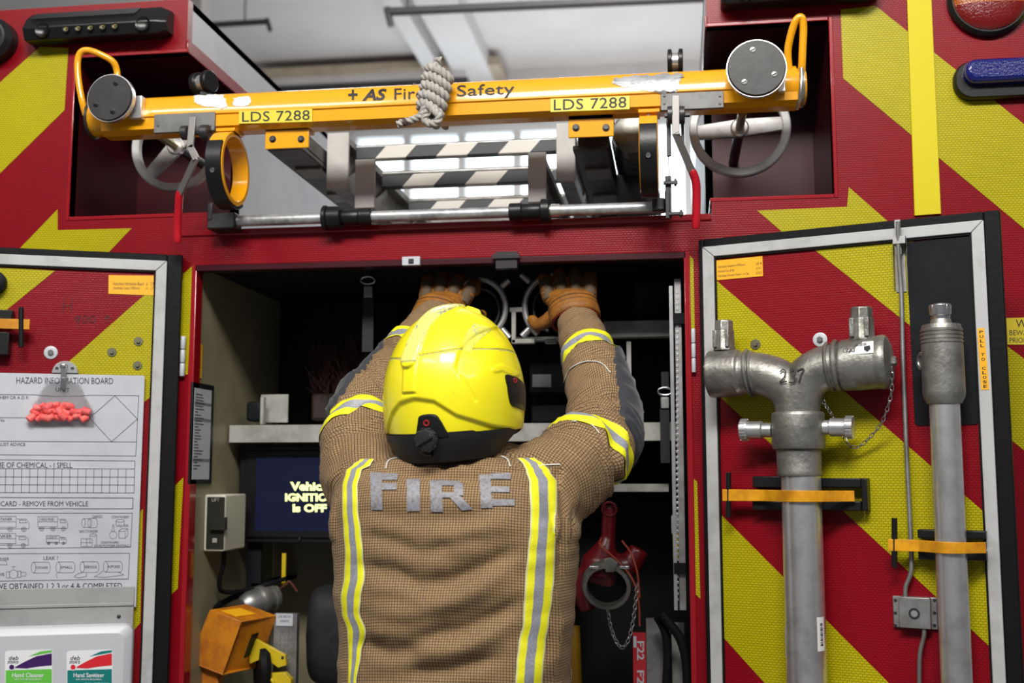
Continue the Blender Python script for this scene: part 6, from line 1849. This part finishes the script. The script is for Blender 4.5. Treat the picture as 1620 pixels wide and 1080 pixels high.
# ---- trousers and boots
HZ = .80
m = MB(); cx = PER.location.x
rows = [superring(cx, Yc + .01, z, a, b_, 2.5) for z, a, b_ in ((.98, .185, .125), (.90, .19, .13), (.80, .185, .125), (.76, .16, .11))]
m.grid(rows, closed=True); m.face(rows[0]); m.face(rows[-1])
for s in (-1, 1):
    lathe_path(m, [V((cx + s * .088, Yc + .01, .84)), V((cx + s * .10, Yc - .0, .62)), V((cx + s * .11, Yc + .0, .45)), V((cx + s * .115, Yc + .01, .20))], [.092, .088, .078, .085])
m = fuse(m, .012, 6)
bmt = m.bm; bmt.normal_update()
for v in bmt.verts: v.co += v.normal * .006 * noise.noise(V((v.co.x * 7, v.co.y * 7, v.co.z * 24)))
uvt = bmt.loops.layers.uv.new('weave')
for f in bmt.faces:
    for l in f.loops: l[uvt].uv = (l.vert.co.x + l.vert.co.y, l.vert.co.z)
m.build('trousers', TAN, PER, ang=180)
for s in (-1, 1):
    m = MB(); bx = cx + s * .118
    m.tube([V((bx, Yc + .01, .06)), V((bx, Yc + .01, .26))], [.056, .066], 24)
    rows = []
    for t in [k / 10 for k in range(11)]:
        y = Yc - .05 + .25 * t; w_ = .046 * (1 - abs(2 * t - .9) ** 4 * .45); h_ = .10 - .045 * min(1, max(0, (t - .25) * 2))
        rows.append([V((bx + s * .01 * t + w_ * math.cos(a), y, max(.0005, .035 + (h_ * .65) * math.sin(a)))) for a in [2 * PI * k / 20 for k in range(20)]])
    m.grid(rows, closed=True); m.face(rows[0]); m.face(rows[-1])
    m.wbox((bx - .05, Yc - .055, 0.0), (bx + .052, Yc + .205, .03))
    fuse(m, .006, 4).build('boot', BLK, PER, ang=180)
# ---- body under the clothing: one continuous figure with head
m = MB()
HC = P(719, 612, -.475)
hd = Matrix.Rotation(R(-14), 4, 'Z')
def hp(x, y, z): return HC + (hd.to_3x3() @ V((x, y, z)))
m.ball(hp(0, .0, .0), .098, sx=.80, sy=1.0, sz=1.15, seg=28); m.ball(hp(0, .045, -.065), .055, sx=.95, sz=1.0, seg=20)
m.ball(hp(0, .095, -.02), .018, sx=.7, sy=1.2, sz=1.4, seg=14); m.ball(hp(0, .085, -.058), .022, sx=1.2, sy=.6, sz=.5, seg=14); m.ball(hp(0, .078, -.10), .024, seg=14)
for s in (-1, 1): m.ball(hp(s * .08, -.0, -.015), .022, sx=.35, sy=.7, sz=1.2, seg=14); m.ball(hp(s * .032, .086, .012), .016, sx=1.2, sy=.5, sz=.6, seg=12)
m.tube([hp(0, 0, -.05), V((cc.x, cc.y, cc.z - .10))], [.055, .060], 24)
rows = [superring(cx, Yc + .02, z, a, b_) for z, a, b_ in ((.85, .15, .095), (1.0, .14, .09), (1.2, .15, .10), (1.36, .16, .10), (cc.z - .04, .12, .075))]
m.grid(rows, closed=True); m.face(rows[0]); m.face(rows[-1])
lathe_path(m, [SL + V((.06, .02, -.02)), SL, EL, WL], [.05, .05, .042, .03]); lathe_path(m, [SR + V((-.06, .02, -.02)), SR, ER, WR], [.05, .05, .042, .03])
for s in (-1, 1): lathe_path(m, [V((cx + s * .08, Yc + .01, .86)), V((cx + s * .105, Yc, .46)), V((cx + s * .115, Yc + .01, .10))], [.075, .052, .038])
fuse(m, .008, 5).build('body', SKIN, PER, ang=180)

# ---- gloves
GLV = mat('orange_leather', (.29, .105, .008), .6, noise_=(26, (.17, .065, .010), .55), bump=(130, .7))
GLP = mat('grey_brown_knuckle_pad', (.09, .058, .03), .75, bump=(160, .6))
GLR = mat('dark_red_lining', (.30, .02, .015), .7)
def glove(W, cuff, pads, fingers, thumb, nm):
    m = MB()
    c0, c1 = cuff
    kn = [V(f[0]) for f in fingers]; kc = sum(kn, V()) / 4
    side = (kn[-1] - kn[0]).normalized(); up = (kc - c1).normalized()
    # palm as a flattened loft from cuff to knuckles
    nrm = side.cross(up).normalized(); rows = []
    for t, w_, h_ in ((0, .050, .030), (.3, .052, .028), (.65, .056, .026), (1.0, .058, .021)):
        c = c1.lerp(kc, t); rows.append([c + side * w_ * math.cos(a) + nrm * h_ * math.sin(a) for a in [2 * PI * k / 28 for k in range(28)]])
    m.grid(rows, closed=True); m.face(rows[0]); m.face(rows[-1])
    for f in fingers: lathe_path(m, [kn[fingers.index(f)].lerp(c1, .35)] + [V(p) for p in f], [.0180, .0178, .0170, .0158, .0140], 16)
    lathe_path(m, [V(p) for p in thumb], [.020, .0175, .0155, .0135], 16)
    m = fuse(m, .0032, 2)
    bm = m.bm; bm.normal_update()
    for v in bm.verts:
        v.co += v.normal * .0012 * noise.noise(v.co * 60)
    g = m.build('glove', GLV, PER, ang=180)
    m = MB(); L = (c1 - c0); prof = [(.0, .058), (.25, .060), (.9, .057), (1.0, .054)]
    ax = L.normalized(); sd = (side - ax * side.dot(ax)).normalized(); nn = ax.cross(sd); rows = []
    for t, w_ in prof: rows.append([c0 + L * t + sd * w_ * math.cos(a) + nn * w_ * .82 * math.sin(a) for a in [2 * PI * k / 32 for k in range(32)]])
    m.grid(rows, closed=True); m.build('cuff', GLV, g, ang=60, solid=.003)
    m = MB(); m.grid([[c0 + L * t + sd * w_ * math.cos(a) + nn * w_ * .82 * math.sin(a) for a in [2 * PI * k / 32 for k in range(32)]] for t, w_ in ((-.03, .0545), (.12, .056))], closed=True); m.build('lining', GLR, g, solid=.003)
    for i in range(3):
        m = MB(); t = .3 + .22 * i; m.tube([c0 + L * t + sd * .0605 * math.cos(a) + nn * .0605 * .83 * math.sin(a) for a in [2 * PI * k / 32 for k in range(32)]], .0007, 5, closed=True); m.build('stitching', GLP, g)
    bv = BVHTree.FromObject(g, bpy.context.evaluated_depsgraph_get())
    for f in fingers:                                    # ribbed pad over every knuckle
        m = MB(); a, b_ = V(f[0]), V(f[1]); ax = (b_ - a).normalized(); rows = []
        out = (CAM - a).normalized(); d0 = (out - ax * out.dot(ax)).normalized(); w_ = ax.cross(d0)
        for t in [-.25 + .115 * k for k in range(12)]:
            c = a.lerp(b_, t); rib = .0008 * (1 if int((t + .25) / .115 + .5) % 2 else -.6)
            rows.append([c + (d0 * math.cos(q) + w_ * math.sin(q)) * (.0188 + rib - .0012 * abs(q)) for q in [R(-52 + 13 * k) for k in range(9)]])
        m.grid(rows); m.build('knuckle_pad', GLP, g, ang=180, solid=.001)
    return g
gr = lambda x, y, Y: P(x, y, Y)
glove(WR, (gr(911, 507, .015), gr(905, 478, .045)), None,
      [[gr(869, 471, .075), gr(863, 447, .095), gr(862, 438, .130), gr(868, 450, .155)], [gr(889, 467, .078), gr(886, 440, .10), gr(886, 431, .135), gr(888, 444, .160)],
       [gr(911, 466, .078), gr(910, 439, .10), gr(910, 430, .135), gr(909, 444, .160)], [gr(932, 469, .075), gr(934, 445, .095), gr(933, 436, .130), gr(930, 450, .155)]],
      [gr(885, 490, .06), gr(866, 507, .075), gr(851, 514, .09), gr(842, 506, .105)], 'R')
glove(WL, (gr(686, 512, .0), gr(697, 484, .03)), None,
      [[gr(674, 474, .06), gr(676, 450, .085), gr(680, 441, .12), gr(684, 454, .145)], [gr(694, 470, .065), gr(699, 446, .09), gr(703, 438, .125), gr(706, 452, .15)],
       [gr(714, 471, .065), gr(722, 448, .09), gr(727, 440, .125), gr(728, 454, .15)], [gr(733, 477, .06), gr(745, 456, .085), (gr(752, 448, .12)), gr(752, 460, .14)]],
      [gr(716, 492, .05), gr(738, 503, .065), gr(752, 505, .08), gr(762, 498, .10)], 'L')

# ---- helmet
HX, HYP = 719.0, -.485
HS = mm(1, HYP)                                   # metres per pixel there
H0 = P(719, 630, HYP)                             # widest level of the shell
RX, RZ, RY = 113.5, 147.0, 132.0
FEAT_CREST = [(735, 470), (716, 483), (700, 496), (687, 515), (677, 545), (669, 577)]
SEAM = [(560, 565), (612, 568), (657, 575), (713, 568), (747, 562), (807, 558), (860, 556)]
ARCH = [(600, 705), (622, 681), (637, 657), (653, 643), (680, 637), (713, 642), (747, 663), (797, 678), (850, 684)]
RIDGE = [(800, 500), (787, 522), (768, 536), (757, 548), (748, 565), (743, 592), (746, 612)]
def side_of(x, y, pts):
    """y of the polyline at x"""
    for i in range(len(pts) - 1):
        if pts[i][0] <= x <= pts[i + 1][0]:
            return pts[i][1] + (pts[i + 1][1] - pts[i][1]) * (x - pts[i][0]) / (pts[i + 1][0] - pts[i][0])
    return pts[0][1] if x < pts[0][0] else pts[-1][1]
def ss(t): t = max(0, min(1, t)); return t * t * (3 - 2 * t)
def hfeat(x, y):
    """relief in pixels of the shell, and zone"""
    h = 0; z = 0
    d, t = seg_dist(x, y, FEAT_CREST)
    c = ss((16 - d) / 5); h += 5.0 * c
    if d < 13.2 and y < 578: z = 1
    if d < 14 and 578 <= y < 581: z = 2
    if d > 13.2:
        dd = abs(y - side_of(x, y, SEAM)); h -= 1.6 * ss((1.8 - dd) / 1.5)
        if dd < 1.4: z = 2
    da = y - side_of(x, y, ARCH)
    h -= 5.0 * ss((da + 3) / 9)
    d, t = seg_dist(x, y, RIDGE)
    rgt = 1 if x > RIDGE[0][0] else 0
    # lower panel right of the ridge line
    xr_ = None
    for i in range(len(RIDGE) - 1):
        (x0, y0), (x1, y1) = RIDGE[i], RIDGE[i + 1]
        if min(y0, y1) <= y <= max(y0, y1) and y1 != y0: xr_ = x0 + (x1 - x0) * (y - y0) / (y1 - y0); break
    if xr_ is not None: h -= 3.5 * ss((x - xr_ + 2) / 7) * ss((55 - (x - xr_)) / 40) * ss((y - 502) / 12) * ss((612 - y) / 30)
    h += 2.2 * ss((13 - abs(x - 672)) / 4) * ss((y - 574) / 14) * ss((631 - y) / 4)
    d, t = seg_dist(x, y, [(754, 606), (774, 641)]); h -= 1.5 * ss((4 - d) / 4)
    d, t = seg_dist(x, y, [(662, 631), (683, 631)]); h -= 1.2 * ss((3.5 - d) / 3)
    d, t = seg_dist(x, y, [(800, 592), (808, 588), (822, 595)]); h += 1.8 * ss((7 - d) / 4)
    return h, z
def ybot(az):                                     # lower edge of the yellow shell by azimuth (0 = towards the camera)
    c = math.cos(az)
    if c > 0: return 684 + 12 * c - 6 * math.sin(az)
    return 684 - 75 * ss(-c * 1.6)
NA, NZ = 420, 190
m = MB(); rows = []; zones = {}
for i in range(NZ + 1):
    row = []
    for j in range(NA):
        az = 2 * PI * j / NA; yb = ybot(az)
        t = i / NZ
        # angle down from the crown
        if i == 0: ph = .004
        else: ph = t * (PI / 2 + math.asin(min(.99, max(-.5, (yb - 630) / RZ))))
        f = math.sin(ph); y = 630 - RZ * math.cos(ph)
        if y > 630: f = 1 - .06 * ((y - 630) / 66) ** 2
        x = HX + RX * f * math.sin(az)
        h = 0; z = 0
        if math.cos(az) > -.05: h, z = hfeat(x, y); h *= ss(math.cos(az) * 5 + .25)
        else: h = 5.0 * ss((14 - abs(x - 748)) / 5) * ss((560 - y) / 30) if y < 560 else 0
        zones[(i, j)] = z
        k = 1 + h / 118
        row.append(H0 + V((RX * f * math.sin(az) * k, -RY * f * math.cos(az) * k, (630 - y) * (1 + h / 118 * math.cos(ph) ** 2))) * HS)
    rows.append(row)
m.grid(rows, closed=True, fn=lambda i, j: zones[(i, j)]); 
HELY = mat('glossy_fluorescent_yellow', (.90, .80, .012), .26, coat=.5, noise_=(70, (.80, .78, .01), .3))
def speck(name, base, dots, thr, sc):
    mm_ = mat(name, base, .32, coat=.3)
    nt = mm_.node_tree; b = nt.nodes['Principled BSDF']; tc = nt.nodes.new('ShaderNodeTexCoord')
    n1 = nt.nodes.new('ShaderNodeTexNoise'); n1.inputs['Scale'].default_value = sc; n1.inputs['Detail'].default_value = 7; n1.inputs['Roughness'].default_value = .7
    n2 = nt.nodes.new('ShaderNodeTexNoise'); n2.inputs['Scale'].default_value = sc * .12; n2.inputs['Detail'].default_value = 2
    for n_ in (n1, n2): nt.links.new(tc.outputs['Object'], n_.inputs['Vector'])
    ad = nt.nodes.new('ShaderNodeMath'); ad.operation = 'MULTIPLY_ADD'; ad.inputs[1].default_value = .5; nt.links.new(n2.outputs['Fac'], ad.inputs[0]); nt.links.new(n1.outputs['Fac'], ad.inputs[2])
    r = nt.nodes.new('ShaderNodeValToRGB'); r.color_ramp.elements[0].position = thr; r.color_ramp.elements[1].position = thr + .03
    r.color_ramp.elements[0].color = (*base, 1); r.color_ramp.elements[1].color = (*dots, 1)
    nt.links.new(ad.outputs[0], r.inputs['Fac']); nt.links.new(r.outputs['Color'], b.inputs['Base Color']); return mm_
HELY2 = speck('scuffed_helmet_yellow', (.90, .80, .012), (.45, .43, .10), .955, 190)
CRST = speck('scuffed_reflective_crest', (.80, .78, .18), (.30, .30, .22), .82, 170)
HEL = m.build('helmet', [HELY2, CRST, mat('seam_grime', (.42, .40, .12), .7)], PER, ang=50)
HEL['label'] = 'bright yellow helmet with scuffed crest and black rear knob'
bvh = BVHTree.FromObject(HEL, bpy.context.evaluated_depsgraph_get())
def onh(x, y, off=.001):
    r = ray(x, y); h = bvh.ray_cast(CAM, r)
    if h[0] is None:
        q = P(x, y, HYP); return q
    n_ = h[1] if h[1].dot(r) < 0 else -h[1]
    return h[0] + n_ * off
# worn reflective patch on the right of the crown
m = MB(); blob(m, rough([(731, 552), (738, 525), (752, 511), (770, 516), (778, 522), (763, 533), (752, 545), (744, 559)], 1.0, 4, 9), lambda x, y: onh(x, y, .0006), rings=12)
m.build('worn_patch', speck('worn_reflective_patch', (.80, .78, .10), (.50, .50, .26), .82, 170), HEL, ang=180)
# black neck guard
m = MB(); rows = []
for i in range(9):
    t = i / 8; row = []
    for j in range(120):
        az = 2 * PI * j / 120; c = math.cos(az)
        y0 = ybot(az) - 4; y1 = y0 + 6 + (36 * ss(c * 1.2 + .25)) ; y = y0 + (y1 - y0) * t
        f = (.955 - .17 * t ** 1.6 * ss(c + .6)) 
        x = RX * f * math.sin(az); d = -RY * f * c
        row.append(H0 + V((x, d, (630 - y))) * HS)
    rows.append(row)
inner = [[H0 + (p - H0) * .96 for p in r] for r in rows[::-1]]
m.grid(rows + inner, closed=True); m.build('neck_guard', mat('charcoal_rubber', (.015, .015, .017), .5, bump=(70, .25), spec=.3), HEL, ang=60)
# rear adjuster housing and knob
m = MB(); pts = [(667, 657), (688, 655), (697, 664), (705, 678), (713, 693), (711, 706), (694, 717), (676, 718), (663, 708), (661, 690), (663, 670)]
q = smoothpts([V((x, y, 0)) for x, y in pts], 4, True); c = V((684, 690, 0)); rows = []
for s, off in ((1, -.004), (1, .006), (.93, .0085), (.6, .010), (.3, .0105), (.02, .0105)):
    rows.append([onh(c.x + (a.x - c.x) * s, min(691, c.y + (a.y - c.y) * s), off) + V((0, 0, -max(0, c.y + (a.y - c.y) * s - 691) * HS)) for a in q])
m.grid(rows, closed=True); hs_ = m.build('adjuster_housing', BLKP, HEL)
kc = onh(680, 690, .010) + V((0, 0, -.004)); ax = (V((-.22, -1, -.12))).normalized()
m = MB(); m.lathe(kc, ax, [(.021, 0), (.0215, .003), (.0205, .010), (.018, .013), (.012, .0145), (0, .0148)], 32)
for k in range(10):
    a = 2 * PI * k / 10; u = V((1, 0, 0)); u = (u - ax * u.dot(ax)).normalized(); w_ = ax.cross(u)
    m.obox(kc + ax * .006 + (u * math.cos(a) + w_ * math.sin(a)) * .0212, ax * .005, (u * math.cos(a) + w_ * math.sin(a)) * .0012, (u * -math.sin(a) + w_ * math.cos(a)) * .003)
m.obox(kc + ax * .016, (u * math.cos(.5) + w_ * math.sin(.5)) * .017, ax * .003, (u * -math.sin(.5) + w_ * math.cos(.5)) * .0035)
m.build('knob', mat('knob_black', (.02, .02, .021), .38), hs_, .0008)
m = MB(); m.ring(onh(678, 668, .0105), ax, .0058, .0036, .0012, 24); m.build('red_ring', mat('red_mark', (.42, .015, .02), .4), hs_)
# side fittings
m = MB(); pts = [(799, 593), (813, 595), (824, 603), (829, 612), (830.5, 630), (830, 648), (820, 645), (808, 640), (804, 627), (802, 612)]
q = smoothpts([V((x, y, 0)) for x, y in pts], 3, True); c = V((817, 620, 0))
m.grid([[onh(c.x + (a.x - c.x) * s, c.y + (a.y - c.y) * s, off) for a in q] for s, off in ((1, -.002), (1, .0022), (.9, .003), (.6, .003), (.3, .003), (.02, .003))], closed=True)
sf = m.build('side_fitting', BLKP, HEL)
m = MB(); m.ring(onh(812, 602, .004), (.7, -.7, 0), .0045, .0025, .001, 20); m.build('red_mark', MATS['red_mark'], sf)
for s, x in ((-1, 605.5), (1, 832)):
    c = V((H0.x + s * RX * HS * .995, H0.y + .02, H0.z + .004)); m = MB(); m.lathe(c, (s, 0, 0), [(.030, -.03), (.030, -.004), (.026, -.002), (0, -.002)], 32, ref=(0, 1, 0))
    m.build('visor_pivot', BLKP, HEL, ang=40)
# dark visor over the front, its top edge just showing above the crown
m = MB(); rows = []
for i in range(15):
    t = i / 14; row = []
    for j in range(41):
        az = PI + R(-58 + 116 * j / 40); y = 512 + (655 - 512) * t; ph = math.acos(max(-.4, min(1, (630 - y) / RZ))); f = (math.sin(ph) if y < 630 else 1) * 1.03
        row.append(H0 + V((RX * f * math.sin(az), -RY * f * math.cos(az), 630 - y)) * HS)
    rows.append(row)
m.grid(rows); m.build('visor', mat('smoked_visor', (.02, .02, .02), .08, trans=.5), HEL, ang=180, solid=.003)
m = MB(); c = H0 + V((22 * HS, .055, 142 * HS)); m.ball(c, .03, sx=.75, sy=1.3, sz=.42, seg=24); m.build('lamp_mount', BLKP, HEL)
